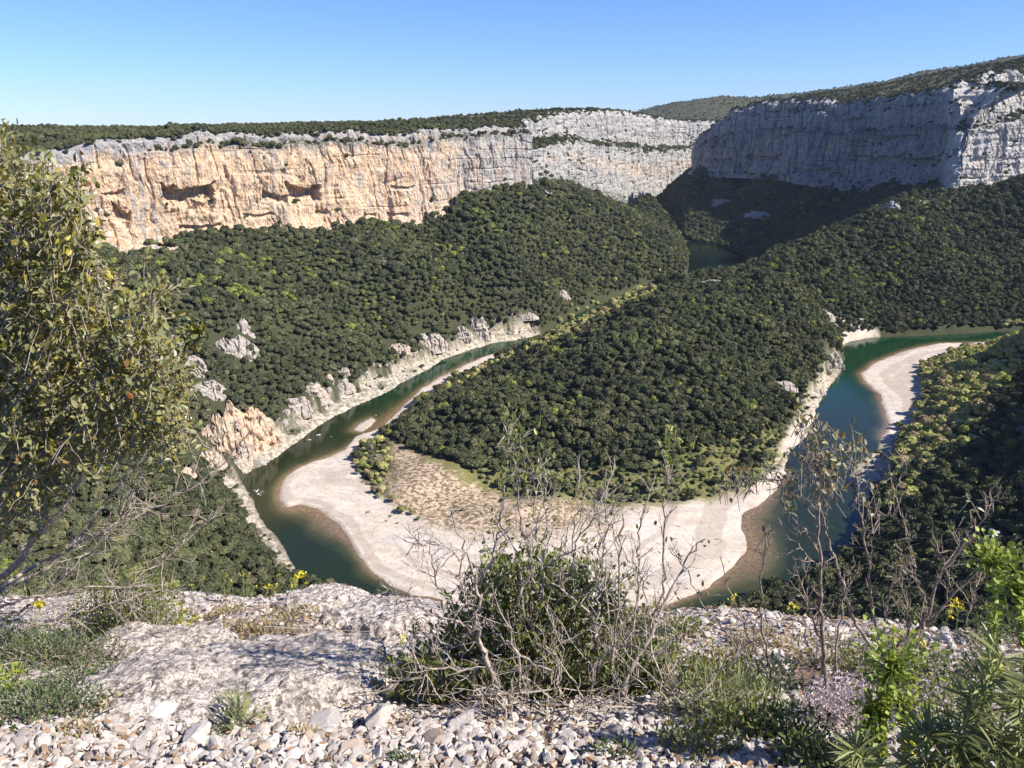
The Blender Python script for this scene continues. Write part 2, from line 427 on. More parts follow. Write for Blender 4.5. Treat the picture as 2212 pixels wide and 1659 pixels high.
BENCH = plan([(470, 1010), (525, 1045), (560, 1115), (645, 1240), (625, 1245), (560, 1170), (515, 1100), (480, 1060)], WATER + 3)
BENCH2 = plan([(532, 1012), (600, 985), (700, 912), (870, 825), (960, 775), (1060, 742), (1170, 722), (1150, 712), (1060, 730), (990, 754), (940, 772), (870, 800), (810, 820), (770, 850), (720, 868), (650, 915), (600, 945), (560, 965), (540, 985)], WATER + 2)
BENCH3 = plan([(1824, 775), (1780, 850), (1765, 890), (1740, 940), (1690, 960), (1720, 900), (1750, 850), (1790, 790), (1805, 770)], WATER + 4)
BENCH4 = plan([(1922, 920), (1905, 948), (1890, 975), (1838, 1020), (1850, 1060), (1890, 1080), (1930, 1010), (1935, 960), (1960, 930)], WATER + 3)

def height(x, y):
    shp = np.shape(x); x = np.ravel(np.asarray(x, float)); y = np.ravel(np.asarray(y, float))
    z = np.full(x.shape, _w[-1])
    for (a, b), w in zip(_cx, _w[:-1]):
        z += w * np.sqrt((x - a) ** 2 + (y - b) ** 2 + 36.0)
    sd = poly_sd(x, y, RIVER)                     # + inside the water
    isl = poly_sd(x, y, ISLE)
    sdn = sd + 1.0 * fbm(x / 9.0, y / 9.0, 0, 3, 5)
    sdn = np.where(isl > -3, np.minimum(sdn, -isl), sdn)
    gr = poly_sd(x, y, GRAVEL)
    gr = np.maximum(gr, poly_sd(x, y, BEACH_R))
    flat = sstep(-18, 4, gr)
    z = z + fbm(x / 60, y / 60, 0, 4, 2) * 5.0 * sstep(0, 60, -sd) * (1 - flat)
    z = np.maximum(z, WATER + 0.6)
    zb = WATER + 0.5 + np.clip(-sdn, 0, 60) * 0.055 + 0.35 * fbm(x / 14, y / 14, 0, 3, 8)
    z = z * (1 - flat) + zb * flat
    # bank: rises out of the water
    lim = WATER + np.where(flat > 0.3, 0.0, 0.4) + np.maximum(-sdn, 0) * np.where(flat > 0.5, 0.5, 1.7)
    bn = np.full(x.shape, -99.0)
    for bp in (BENCH, BENCH2, BENCH3, BENCH4): bn = np.maximum(bn, poly_sd(x, y, bp))
    bw = sstep(-3, 1, bn)
    lim = lim * (1 - bw) + (WATER + 0.5 + np.maximum(-sdn, 0) * 0.2) * bw
    z = np.minimum(z, lim)
    z = np.where(sdn > 0, WATER - np.minimum(sdn * 0.4, 4.0) - 0.02, z)
    return z.reshape(shp), sd.reshape(shp), gr.reshape(shp)

# ---- terrain sheet
az = np.radians(np.linspace(-62, 72, 800))
rr = 34.0 * np.power(2700 / 34.0, np.linspace(0, 1, 640))
AA, RR = np.meshgrid(az, rr)
GX, GY = RR * np.sin(AA), RR * np.cos(AA)
GZ, SD, GR = height(GX, GY)
scrub = sstep(-12, 5, poly_sd(GX.ravel(), GY.ravel(), SCRUB) + 7 * fbm(GX.ravel() / 16, GY.ravel() / 16, 0, 4, 19))
grass = sstep(-8, 4, poly_sd(GX.ravel(), GY.ravel(), GRASS) + 5 * fbm(GX.ravel() / 12, GY.ravel() / 12, 0, 4, 23))
# bare rock benches along the outer (left) bank and spots elsewhere
gx, gy = GX.ravel(), GY.ravel()
rock = np.zeros(gx.shape)
for bp in (BENCH, BENCH2, BENCH3, BENCH4):
    rock = np.maximum(rock, sstep(-4, 2, poly_sd(gx, gy, bp)))
rock = rock * sstep(-0.75, 0.15, fbm(gx / 7, gy / 7, 0, 4, 91) + 0.9 * sstep(-9, -2, SD.ravel()))
bed = sstep(1, -7, -SD.ravel()) * 0
wet = sstep(-1.8, 0.2, SD.ravel()) * sstep(-14, 2, GR.ravel())
gravel = sstep(-6, 1, GR.ravel() + 4 * fbm(gx / 10, gy / 10, 0, 3, 4))
gravel = np.maximum(gravel, sstep(-2, 1, poly_sd(gx, gy, ISLE)))
gravel = np.maximum(gravel, sstep(-3, 1, poly_sd(gx, gy, SANDR)))
scrub *= (1 - 0.2 * gravel)
zz = GZ.ravel() + rock * (fbm(gx / 5, gy / 5, 0, 4, 9) * 1.1 + 0.4) * (SD.ravel() < -1)
me = mk_mesh('valley_ground', np.stack([gx, gy, zz], -1), grid_faces(*GX.shape)[:, ::-1], [MAT['terrain']],
             attrs={'band': 0.5 + 0.5 * fbm((SD.ravel() + 3 * fbm(gx / 25, gy / 25, 0, 2, 12)) / 5.0, gx / 120, gy / 120, 4, 71), 'rock': rock, 'gravel': gravel, 'scrub': scrub, 'grass': grass, 'wet': wet * 0.5})
tag(mk_obj('terrain', me), kind='structure')

# ---- water sheet
az = np.radians(np.linspace(-40, 44, 420)); rr = 190.0 * np.power(2300 / 190.0, np.linspace(0, 1, 330))
AA, RR = np.meshgrid(az, rr); WX, WY = (RR * np.sin(AA)), (RR * np.cos(AA))
wx, wy = WX.ravel(), WY.ravel()
di = -poly_sd(wx, wy, INNER); db = -poly_sd(wx, wy, BEACH_R)
wpx, wpy, _ = project(np.stack([wx, wy, np.full(wx.shape, WATER)], -1))
reach = 6 + 26 * np.exp(-((wpx - 1640) / 70) ** 2 - ((wpy - 1190) / 90) ** 2) + 16 * np.exp(-((wpx - 690) / 70) ** 2 - ((wpy - 1120) / 50) ** 2) + 9 * np.exp(-((wpx - 830) / 70) ** 2 - ((wpy - 900) / 40) ** 2)
shal = np.maximum(np.exp(-np.maximum(di, 0) / reach * 1.3), np.exp(-np.maximum(db, 0) / 5.0))
shal = np.maximum(shal, 0.9 * np.exp(-np.maximum(-poly_sd(wx, wy, ISLE), 0) / 6.0))
foam = 0.72 * np.exp(-((wpx - 560) / 30) ** 2 - ((wpy - 1062) / 18) ** 2) + 0.6 * np.exp(-((wpx - 1075) / 45) ** 2 - ((wpy - 745) / 8) ** 2) + 0.8 * np.exp(-((wpx - 1556) / 9) ** 2 - ((wpy - 577) / 11) ** 2)
me = mk_mesh('water', np.stack([wx, wy, np.full(wx.shape, WATER)], -1), grid_faces(*WX.shape)[:, ::-1], [MAT['water']],
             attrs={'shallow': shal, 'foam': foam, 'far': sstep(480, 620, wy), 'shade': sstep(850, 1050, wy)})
tag(mk_obj('water', me), kind='structure')

# ================================================================== CLIFFS
def resample(L_, step):
    P = np.array([[*at(X, yb, dist=d), at(X, yt, dist=d)[2]] for X, yb, yt, d in L_])
    seg = np.r_[0, np.cumsum(np.linalg.norm(np.diff(P[:, :2], axis=0), axis=1))]
    n = int(seg[-1] / step)
    s = np.linspace(0, seg[-1], n)
    Q = np.stack([np.interp(s, seg, P[:, k]) for k in range(4)], -1)
    # smooth plan line a little
    k = np.ones(9) / 9
    for c in range(4):
        pad = np.r_[np.full(4, Q[0, c]), Q[:, c], np.full(4, Q[-1, c])]
        Q[:, c] = np.convolve(pad, k, 'valid')
    T = np.gradient(Q[:, :2], axis=0); T /= np.linalg.norm(T, axis=1)[:, None]
    N = np.stack([T[:, 1], -T[:, 0]], -1)
    sgn = np.sign(-(N * Q[:, :2]).sum(1).mean()); N *= sgn     # towards the viewer's side
    return s, Q, N

ledge_spots = []      # places on cliffs where bushes grow
cliff_tops = {}
def cliff(key, L_, mat, setback, nv=130, step=0.9, amp=1.0, caves=(), orange=None, grey=None, green=None, sd=0, ledge_p=0.5, topn=2.0, rough=1.0, layer=1.0):
    s, Q, N = resample(L_, step)
    nu = len(s)
    v = np.linspace(0, 1, nv)
    V, S = np.meshgrid(v, s)                     # rows = along the cliff
    zb, zt = Q[:, 2] - 10, Q[:, 3] + topn * fbm(s / 14, 0, 0, 4, sd + 3)
    Z = zb[:, None] + (zt - zb)[:, None] * V
    H = (zt - zb)[:, None]
    back = setback(V, S, s[-1])                  # metres set back from the base line
    lean = 0.06 * H * V
    butt = fbm(S / 34, Z / 160, 0, 3, sd + 11) * 5.0
    cr = np.abs(fbm(S / 11 + 0.3 * fbm(S / 30, Z / 20, 0, 2, sd), Z / 70, 0, 4, sd + 21))
    crack = -3.0 * layer ** 0.5 * np.exp(-(cr / 0.10) ** 2)
    blk = fbm(S / 5.5, Z / 9, 0, 4, sd + 31, 0.6) * 1.3
    zl = Z + 2.5 * fbm(S / 60, 0, 0, 2, sd + 41)
    strat = vnoise(zl / 5.5, 0.02 * S, 0, sd + 51) + 0.5 * vnoise(zl / 1.9, 0.03 * S, 0, sd + 52)
    notch = -1.6 * np.exp(-((vnoise(zl / 8, S / 90, 0, sd + 61)) / 0.10) ** 2) * sstep(-0.2, 0.3, vnoise(S / 25, Z / 30, 0, sd + 62))
    off = (butt + crack + blk * rough + (strat * 0.9 + notch * 1.6) * layer * rough) * amp - back - lean
    X3 = Q[:, None, 0] + N[:, None, 0] * off
    Y3 = Q[:, None, 1] + N[:, None, 1] * off
    P0 = np.stack([X3, Y3, Z], -1)
    px, py, _ = project(P0)
    cav = np.zeros_like(Z)
    for cx_, cy_, w_, h_, dep, tilt in caves:
        dx = (px - cx_) / w_; dy = (py - cy_ - tilt * (px - cx_)) / h_
        dx = dx + 0.25 * fbm(px / 18, py / 18, 0, 3, 77); dy = dy + 0.35 * fbm(px / 14, py / 14, 0, 3, 78)
        # arch: sharp roof, floor sloping out
        e = np.abs(dx) ** 2.4
        top = sstep(-1.0 - 0.0, -0.72, dy + 0.55 * e)
        bot = 1 - sstep(-0.4, 1.0, dy)
        cav = np.maximum(cav, dep * top * bot * sstep(1.05, 0.85, np.abs(dx)))
    X3 = X3 - N[:, None, 0] * cav; Y3 = Y3 - N[:, None, 1] * cav
    P = np.stack([X3, Y3, Z], -1)
    F = grid_faces(nu, nv)
    fv = F[len(F) // 2]
    a, b, c = (P.reshape(-1, 3)[fv[i]] for i in range(3))
    if np.dot(np.cross(b - a, c - a)[:2], N[nu // 2]) < 0: F = F[:, ::-1]
    z_ = np.zeros_like(Z)
    at_ = {'orange': (orange(V, px, py) if orange else z_).ravel(), 'grey': (grey(V, px, py) if grey else z_).ravel(),
           'green': (green(V, px, py) if green else z_).ravel(), 'pale': (sstep(2030, 2050, px) * (key == 'right')).ravel()}  # last mask: buttress brightened as if sunlit
    me = mk_mesh('cliff_' + key, P.reshape(-1, 3), F, [mat], smooth=False, attrs=at_)
    o = mk_obj('cliff', me); tag(o, kind='structure')
    # ledges
    dz = np.gradient(Z, axis=1); dn = -np.gradient(off - cav, axis=1)
    flat = (dn / (dz + 1e-6)) > 0.9
    ii = np.argwhere(flat & (V > 0.03) & (cav < 1))
    rg = np.random.default_rng(sd + 5)
    area = (dn * step)[flat & (V > 0.03) & (cav < 1)]
    for (i, j), ar in zip(ii, area):
        if rg.random() < min(1, ar * ledge_p * 0.06): ledge_spots.append((*P[i, j], 1.0))
    cliff_tops[key] = (P[:, -1], N, Q, s)
    return P, N

def LK(x, pts):
    a = np.array(pts, float); return np.interp(x, a[:, 0], a[:, 1])

def sb_left(V, S, L):
    u = S / L
    st = sstep(0.875, 0.90, V + 0.02 * fbm(S / 20, 0, 0, 3, 1)) * 9 * LK(u, [(0, 0), (0.35, 0.0), (0.5, 1.0), (1, 1.0)])
    st = st + 5 * sstep(0.96, 1.0, V)
    st = st - 6 * sstep(0.18, 0.0, V)
    return st - 1.5 * np.exp(-((V - 0.70) / 0.2) ** 2)
def or_left(V, px, py):
    o = LK(px, [(0, 0.74), (300, 0.92), (800, 0.80), (950, 0.56), (1020, 0.34), (1170, 0.15)])
    return o * sstep(1.06, 0.72, V) + 0.05
def gr_left(V, px, py):
    return 0.26 + 0.26 * sstep(0.70, 0.97, V) * LK(px, [(0, 0.9), (700, 0.85), (1000, 0.55), (1170, 0.4)]) + 0.12 * LK(px, [(950, 0), (1080, 1)]) - 0.25 * sstep(0.9, 0.95, V) * LK(px, [(400, 0), (900, 1)])
def gn_left(V, px, py):
    return 0.8 * sstep(0.07, 0.0, np.abs(V - 0.885)) * LK(px, [(300, 0), (600, 1), (900, 0.6), (1170, 0.5)]) + 0.9 * np.exp(-((px - 430) / 45) ** 2 - ((py - 472) / 7) ** 2)
caves_left = [(408, 428, 52, 25, 14, -0.05), (440, 453, 26, 18, 9, 0), (655, 424, 35, 20, 11, 0.02), (595, 432, 25, 12, 6, 0.2), (262, 472, 20, 22, 8, 0.5), (248, 420, 22, 7, 4, -0.2), (430, 492, 48, 6, 4, -0.05), (868, 408, 26, 6, 3, 0), (860, 466, 20, 6, 3, 0), (700, 463, 18, 6, 3.5, 0), (560, 468, 36, 6, 3, -0.05), (800, 465, 12, 5, 3, 0)]
cliff('left', LEFT, MAT['cliff'], sb_left, 150, 0.85, 1.0, caves_left, or_left, gr_left, gn_left, sd=1, ledge_p=0.8, layer=0.45)

def sb_mid(V, S, L):
    w = V + 0.03 * fbm(S / 25, 0, 0, 3, 4)
    return 26 * sstep(0.66, 0.71, w) + 5 * sstep(0.95, 1, V) - 26 * sstep(0.22, 0.0, V)
cliff('middle', MID, MAT['cliff_grey'], sb_mid, 150, 1.3, 1.3, (), lambda V, px, py: 0.12 + 0.35 * np.exp(-((V - 0.5) / 0.08) ** 2),
      lambda V, px, py: 0.42 + 0 * V, lambda V, px, py: 1.0 * sstep(0.30, 0.15, V) + sstep(0.035, 0.0, np.abs(V - 0.70)), sd=40, ledge_p=0.9, topn=4.0, rough=1.0, layer=0.8)

def sb_right(V, S, L):
    u = S / L
    but = LK(u, [(0, 0), (0.76, 0), (0.80, 1), (1, 1)])
    w = V + 0.02 * fbm(S / 25, 0, 0, 3, 6)
    return 5 * sstep(0.62, 0.66, w) + 12 * but * sstep(0.60, 0.64, w) + 4 * sstep(0.84, 0.86, w) + 8 * sstep(0.94, 1, V) - 9 * sstep(0.16, 0.0, V) + 14 * but * sstep(0.66, 1.0, V)
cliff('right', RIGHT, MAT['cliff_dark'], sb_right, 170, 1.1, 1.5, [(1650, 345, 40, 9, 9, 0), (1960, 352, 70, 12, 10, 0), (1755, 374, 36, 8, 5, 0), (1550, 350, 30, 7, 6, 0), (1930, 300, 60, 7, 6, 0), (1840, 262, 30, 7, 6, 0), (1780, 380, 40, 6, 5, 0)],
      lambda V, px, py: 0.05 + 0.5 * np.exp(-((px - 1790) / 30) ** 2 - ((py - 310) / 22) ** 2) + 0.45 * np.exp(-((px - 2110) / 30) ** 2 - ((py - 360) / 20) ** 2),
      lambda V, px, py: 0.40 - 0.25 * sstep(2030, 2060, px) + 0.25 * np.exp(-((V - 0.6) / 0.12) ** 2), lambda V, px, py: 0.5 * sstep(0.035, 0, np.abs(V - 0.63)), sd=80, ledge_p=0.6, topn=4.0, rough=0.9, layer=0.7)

# ================================================================== PLATEAUS BEHIND THE RIMS
SKY = [(-500, 262), (0, 262), (300, 270), (600, 262), (900, 255), (1100, 248), (1250, 242), (1360, 238), (1500, 262), (1600, 225), (1640, 214), (1750, 198), (1850, 185), (2000, 154), (2212, 114), (2500, 70)]
land = M('plateau_ground', 0.95, 0.1)
_p = land.geo(); _n1 = land.noise(_p, 0.06, 6, 0.7)
land.col(land.mix(land.ramp(_n1, [(0.48, 0.0), (0.66, 1.0)]), (0.045, 0.05, 0.028), (0.13, 0.12, 0.08)))
MAT['land'] = land.m
plateau_pts = []
def plateau(key, reach, far, name='plateau', sk_off=0.0, lift=6.0):
    top, N, Q, s = cliff_tops[key]
    st = 4
    top, N = top[::st], N[::st]
    # smooth outward direction so the strips fan out evenly
    k = np.ones(41) / 41
    No = np.stack([np.convolve(np.r_[np.full(20, N[0, c]), N[:, c], np.full(20, N[-1, c])], k, 'valid') for c in (0, 1)], -1)
    No = -No / np.linalg.norm(No, axis=1)[:, None]
    if key == 'right':
        k0 = int(np.argmin(Q[::st, 0])); top = top[k0 - 4:]; No = No[k0 - 4:] * 0 + np.array([0.74, 0.67])
    t = np.r_[0, 1.5, np.geomspace(4, far, 120)]
    X = top[:, None, 0] + No[:, None, 0] * t; Y = top[:, None, 1] + No[:, None, 1] * t
    px, _, _ = project(np.stack([X, Y, np.zeros_like(X)], -1))
    eY = LK(px, SKY)
    # level at which the skyline is met at distance `reach` behind the rim
    b = (384 - eY * K) / FPX
    tanv = (-ST + b * CT) / (CT + b * ST)
    tanv = np.where(X < 1e9, tanv, tanv)
    Yr = Y
    ztop = top[:, None, 2] - 0.3
    w = sstep(0, reach, t)[None, :]
    zfar = tanv * Yr - lift - sk_off
    zf = np.where(t[None, :] > reach, zfar - (t[None, :] - reach) * 0.045, zfar)
    Z = ztop * (1 - w) + zf * w
    Z = Z + fbm(X / 45, Y / 45, 0, 4, 15) * 1.6 * sstep(3, 60, t)[None, :]
    F = grid_faces(*X.shape)
    P = np.stack([X, Y, Z], -1)
    q = P.reshape(-1, 3)[F[len(F) // 2]]
    if np.cross(q[1] - q[0], q[2] - q[0])[2] < 0: F = F[:, ::-1]
    tag(mk_obj(name, mk_mesh(name, P.reshape(-1, 3), F, [MAT['land']])), kind='structure')
    return P, t
PL = plateau('left', 330, 5000)
PM = plateau('middle', 260, 4200)
PR = plateau('right', 420, 4200)

# distant hill closing the view above the gorge
hx = np.linspace(-700, 3600, 260); hy = np.linspace(2500, 5200, 90)
HX, HY = np.meshgrid(hx, hy)
hpx, _, _ = project(np.stack([HX, HY, np.full(HX.shape, 60.0)], -1))
hs = LK(hpx, [(1200, 262), (1300, 248), (1380, 236), (1450, 222), (1560, 209), (1640, 207), (1760, 192), (1900, 172), (2212, 112), (2600, 60)])
hb = (384 - hs * K) / FPX
ht = (-ST + hb * CT) / (CT + hb * ST)
w = sstep(2500, 3600, HY)
HZ = (ht * 3600 - 3) * w + (-180) * (1 - w) + (fbm(HX / 260, HY / 260, 0, 4, 33) * 10 + fbm(HX / 14, HY / 14, 0, 2, 35) * 3.0) * w
HZ = np.where(HY > 3600, HZ - (HY - 3600) * 0.03, HZ)
tag(mk_obj('hill', mk_mesh('hill', np.stack([HX, HY, HZ], -1).reshape(-1, 3), grid_faces(*HX.shape), [MAT['land']])), kind='structure')
# ground out to the horizon
gm = mk_mesh('ground', [[-30000, -2500, -215], [30000, -2500, -215], [30000, 45000, -215], [-30000, 45000, -215]], np.array([[0, 1, 2, 3]]), [MAT['land']])
tag(mk_obj('ground', gm), kind='structure')
# ================================================================== TREES
DARK = [(0.0, (0.045, 0.054, 0.030)), (0.25, (0.078, 0.088, 0.046)), (0.5, (0.052, 0.062, 0.036)), (0.8, (0.105, 0.115, 0.055)), (1.0, (0.16, 0.145, 0.085))]
MAT['oak'] = foliage_mat('holm_oak_leaves', DARK)
MAT['green'] = foliage_mat('spring_leaves', [(0.0, (0.19, 0.235, 0.04)), (1.0, (0.29, 0.31, 0.075))])
MAT['willow'] = foliage_mat('willow_leaves', [(0.0, (0.50, 0.55, 0.14)), (0.6, (0.62, 0.56, 0.22)), (1.0, (0.52, 0.40, 0.24))])
MAT['bushg'] = foliage_mat('riverside_leaves', [(0.0, (0.22, 0.26, 0.085)), (1.0, (0.36, 0.33, 0.17))])
MAT['bare'] = foliage_mat('bare_twigs', [(0.0, (0.20, 0.165, 0.125)), (1.0, (0.29, 0.24, 0.18))])
MAT['pink'] = foliage_mat('blossom', [(0.0, (0.35, 0.14, 0.19)), (1.0, (0.4, 0.18, 0.22))])
bk = M('bark', 0.9, 0.2); bk.col(bk.mix(bk.noise(bk.obj(), 14, 5), (0.09, 0.075, 0.06), (0.22, 0.19, 0.16))); MAT['bark'] = bk.m

def ico(sub):
    import bmesh
    bm = bmesh.new(); bmesh.ops.create_icosphere(bm, subdivisions=sub, radius=1.0)
    V = np.array([v.co[:] for v in bm.verts]); F = np.array([[v.index for v in f.verts] for f in bm.faces]); bm.free()
    return V, F
ICO = {k: ico(k) for k in (1, 2, 3, 4)}

def crown(seed, n=620, leaf=0.55, rx=1.0, rz=0.8, lump=0.46, core=0.78):
    """unit-ish crown (radius ~3 m, base at z = 1): lumps, plus leaf sprays standing proud of them"""
    rg = np.random.default_rng(seed)
    V, F = ICO[3]
    cs = rg.normal(size=(11, 3)); cs /= np.linalg.norm(cs, axis=1)[:, None]; cs[:, 2] = np.abs(cs[:, 2]) * 0.9 - 0.1
    def rad(D):
        d = D @ cs.T
        r = 0.60 + lump * np.exp((d.max(1) - 1) * 12) + 0.13 * fbm(D[:, 0] * 3, D[:, 1] * 3, D[:, 2] * 3, 3, seed)
        return r
    sc_ = np.array([3.0 * rx, 3.0 * rx, 3.0 * rz])
    C0 = np.array([0, 0, 1.2 + 3.0 * rz * 0.7])
    P = V * rad(V)[:, None] * core * sc_ + C0
    D = rg.normal(size=(n, 3)); D /= np.linalg.norm(D, axis=1)[:, None]
    D[:, 2] = np.where(D[:, 2] < -0.3, -D[:, 2], D[:, 2])
    q = D * (rad(D) * rg.uniform(0.80, 1.06, n))[:, None] * sc_ + C0
    nn = D + rg.normal(size=(n, 3)) * 0.45; nn /= np.linalg.norm(nn, axis=1)[:, None]
    t1 = np.cross(nn, rg.normal(size=(n, 3))); t1 /= np.linalg.norm(t1, axis=1)[:, None]
    t2 = np.cross(nn, t1)
    l = leaf * rg.uniform(0.6, 1.3, n)[:, None]
    LV = np.stack([q + t1 * l, q + t2 * l * 0.7, q - t1 * l, q - t2 * l * 0.7 + nn * l * 0.3], 1).reshape(-1, 3)
    LF = np.arange(4 * n).reshape(-1, 4) + len(P)
    return np.r_[P, LV], [F, LF]

def trunk(seed, h=2.6, r=0.22):
    rg = np.random.default_rng(seed)
    Vs, Fs, o = [], [], 0
    def limb(a, b, r0, r1, k=6):
        nonlocal o
        a, b = np.array(a, float), np.array(b, float); m_ = (a + b) / 2 + rg.normal(size=3) * 0.12
        d = (b - a) / np.linalg.norm(b - a); u = np.cross(d, [0.3, 1, 0.2]); u /= np.linalg.norm(u); w_ = np.cross(d, u)
        an = np.linspace(0, 2 * np.pi, k, endpoint=False)
        for c, r_ in ((a, r0), (m_, (r0 + r1) / 2), (b, r1)):
            Vs.append(c + r_ * (np.cos(an)[:, None] * u + np.sin(an)[:, None] * w_))
        for q in range(2):
            for i in range(k): Fs.append([o + q * k + i, o + q * k + (i + 1) % k, o + (q + 1) * k + (i + 1) % k, o + (q + 1) * k + i])
        o += 3 * k
    limb((0, 0, -1.2), (0.1, 0, h * 0.5), r * 1.3, r)
    for i in range(4):
        a = i * 1.6 + rg.random(); limb((0.1, 0, h * 0.45), (math.cos(a) * 1.2, math.sin(a) * 1.2, h * 1.15), r * 0.7, r * 0.3)
    return np.concatenate(Vs), np.array(Fs)

src = bpy.data.collections.new('tree_sources')       # not linked to the scene: only the woods' instancer reads it
KINDS = {'oak': ('holm_oak', MAT['oak'], dict(), 7), 'green': ('oak_in_spring_leaf', MAT['green'], dict(lump=0.34, leaf=0.5), 2),
         'willow': ('willow', MAT['willow'], dict(rx=0.95, rz=0.95, n=700, leaf=0.42, core=0.6), 2), 'bushg': ('shrub', MAT['bushg'], dict(rx=0.9, rz=0.55, leaf=0.45), 2),
         'bare': ('bare_tree', MAT['bare'], dict(rz=0.95, n=650, leaf=0.34, core=0.5), 1), 'pink': ('judas_tree', MAT['pink'], dict(rz=0.7), 1)}
CM, TM, SRC = {}, {}, {}
for k, (nm, mt, kw, nvar) in KINDS.items():
    CM[k] = []; SRC[k] = []
    for i in range(nvar):
        V, F = crown(100 + i * 7 + len(k) * 31, **kw)
        CM[k].append(mk_mesh(nm + '_crown', V, F, [mt], smooth=False))
    V, F = trunk(3 + len(k)); TM[k] = mk_mesh(nm + '_trunk', V, F, [MAT['bark']], smooth=True)
allm = []
for k in ('oak',):
    for cmesh in CM[k]:
        o = bpy.data.objects.new('tree_source', cmesh); src.objects.link(o); SRC[k].append(o)

def wood(name, P, S, label, cat, src=src, nv=7, tilt=0.06):
    """one mass of trees far too many to count: a point cloud that carries the crowns"""
    n = len(P)
    rg = np.random.default_rng(n)
    me = bpy.data.meshes.new(name); me.vertices.add(n); me.vertices.foreach_set('co', np.asarray(P, np.float32).ravel())
    for nm, ty, dat in (('sc', 'FLOAT_VECTOR', np.stack([S * rg.uniform(0.75, 1.3, n), S * rg.uniform(0.75, 1.3, n), S * rg.uniform(0.75, 1.4, n)], -1)), ('rz', 'FLOAT', rg.uniform(0, 6.28, n)), ('rx', 'FLOAT', rg.uniform(-tilt, tilt, n)), ('ry', 'FLOAT', rg.uniform(-tilt, tilt, n)), ('vi', 'INT', rg.integers(0, nv, n))):
        a = me.attributes.new(nm, ty, 'POINT')
        a.data.foreach_set('vector' if ty == 'FLOAT_VECTOR' else 'value', np.asarray(dat, np.int32 if ty == 'INT' else np.float32).ravel())
    o = mk_obj(name, me)
    g = bpy.data.node_groups.new(name, 'GeometryNodeTree')
    g.interface.new_socket('Geometry', in_out='INPUT', socket_type='NodeSocketGeometry')
    g.interface.new_socket('Geometry', in_out='OUTPUT', socket_type='NodeSocketGeometry')
    gi, go = g.nodes.new('NodeGroupInput'), g.nodes.new('NodeGroupOutput')
    mp = g.nodes.new('GeometryNodeMeshToPoints'); ins = g.nodes.new('GeometryNodeInstanceOnPoints')
    ci = g.nodes.new('GeometryNodeCollectionInfo'); ci.inputs['Collection'].default_value = src
    ci.inputs['Separate Children'].default_value = True; ci.inputs['Reset Children'].default_value = True
    def na(nm, ty):
        a = g.nodes.new('GeometryNodeInputNamedAttribute'); a.data_type = ty; a.inputs['Name'].default_value = nm
        return a.outputs['Attribute']
    cx = g.nodes.new('ShaderNodeCombineXYZ'); L = g.links.new
    L(na('rz', 'FLOAT'), cx.inputs['Z']); L(na('rx', 'FLOAT'), cx.inputs['X']); L(na('ry', 'FLOAT'), cx.inputs['Y'])
    L(gi.outputs[0], mp.inputs['Mesh']); L(mp.outputs[0], ins.inputs['Points'])
    L(ci.outputs[0], ins.inputs['Instance']); ins.inputs['Pick Instance'].default_value = True
    L(na('vi', 'INT'), ins.inputs['Instance Index']); L(cx.outputs[0], ins.inputs['Rotation']); L(na('sc', 'FLOAT_VECTOR'), ins.inputs['Scale'])
    L(ins.outputs[0], go.inputs[0])
    md = o.modifiers.new('trees', 'NODES'); md.node_group = g
    return tag(o, label, cat, kind='stuff')

rg = np.random.default_rng(7)
def scatter(n, rmin, rmax, az0, az1):
    a = np.radians(rg.uniform(az0, az1, n)); r = np.sqrt(rg.uniform(rmin ** 2, rmax ** 2, n))
    return r * np.sin(a), r * np.cos(a)
# jittered grid over the valley
sp = 4.15
xs, ys = np.meshgrid(np.arange(-760, 900, sp), np.arange(60, 2000, sp))
X = (xs + rg.uniform(-0.45, 0.45, xs.shape) * sp).ravel(); Y = (ys + rg.uniform(-0.45, 0.45, xs.shape) * sp).ravel()
a_ = np.degrees(np.arctan2(X, Y))
k_ = (np.abs(a_) < 42) | ((a_ > 0) & (a_ < 62) & (Y < 800))
X, Y = X[k_], Y[k_]
# thin out with distance a little
k_ = rg.random(len(X)) < np.where(Y > 1150, 0.8, 1.0)
X, Y = X[k_], Y[k_]
Z, sd_, gr_ = height(X, Y)
rk_ = np.full(X.shape, -99.0)
for bp in (BENCH, BENCH2, BENCH3, BENCH4): rk_ = np.maximum(rk_, poly_sd(X, Y, bp))
scr_ = poly_sd(X, Y, SCRUB)
# outcrops of rock keep the trees away: (X, Y, dist) in the notes' frame, radius
OUT = []
def out(Xp, Yp, d, r): 
    p = at(Xp, Yp, dist=d); OUT.append((p[0], p[1], r))
clr = np.zeros(X.shape, bool)
onrock = (rk_ >= -0.5) & (rk_ < 6) & (rg.random(len(X)) < 0.28)
keep = (sd_ < -2.5) & (gr_ < -1.5) & ((rk_ < -0.5) | onrock) & (scr_ < -2) & (Z > WATER + 0.45)
X, Y, Z, sd_, onrock = X[keep], Y[keep], Z[keep], sd_[keep], onrock[keep]
def behind_cliff(X, Y):
    """true where the point lies behind a cliff line"""
    res = np.zeros(X.shape, bool)
    for L_ in (LEFT, MID, RIGHT):
        b = np.array([at(q[0], q[1], dist=q[3])[:2] for q in L_]); aa = np.arctan2(b[:, 0], b[:, 1]); dd = np.hypot(b[:, 0], b[:, 1])
        az_ = np.arctan2(X, Y); o = np.argsort(aa)
        lim = np.interp(az_, aa[o], dd[o]); ins = (az_ > aa.min()) & (az_ < aa.max())
        res |= ins & (np.hypot(X, Y) > lim - (26 if L_ is MID else 3))
    return res
bc = None
bc = behind_cliff(X, Y)
X, Y, Z, sd_, onrock = X[~bc], Y[~bc], Z[~bc], sd_[~bc], onrock[~bc]
px, py, dep = project(np.stack([X, Y, Z + 3], -1))

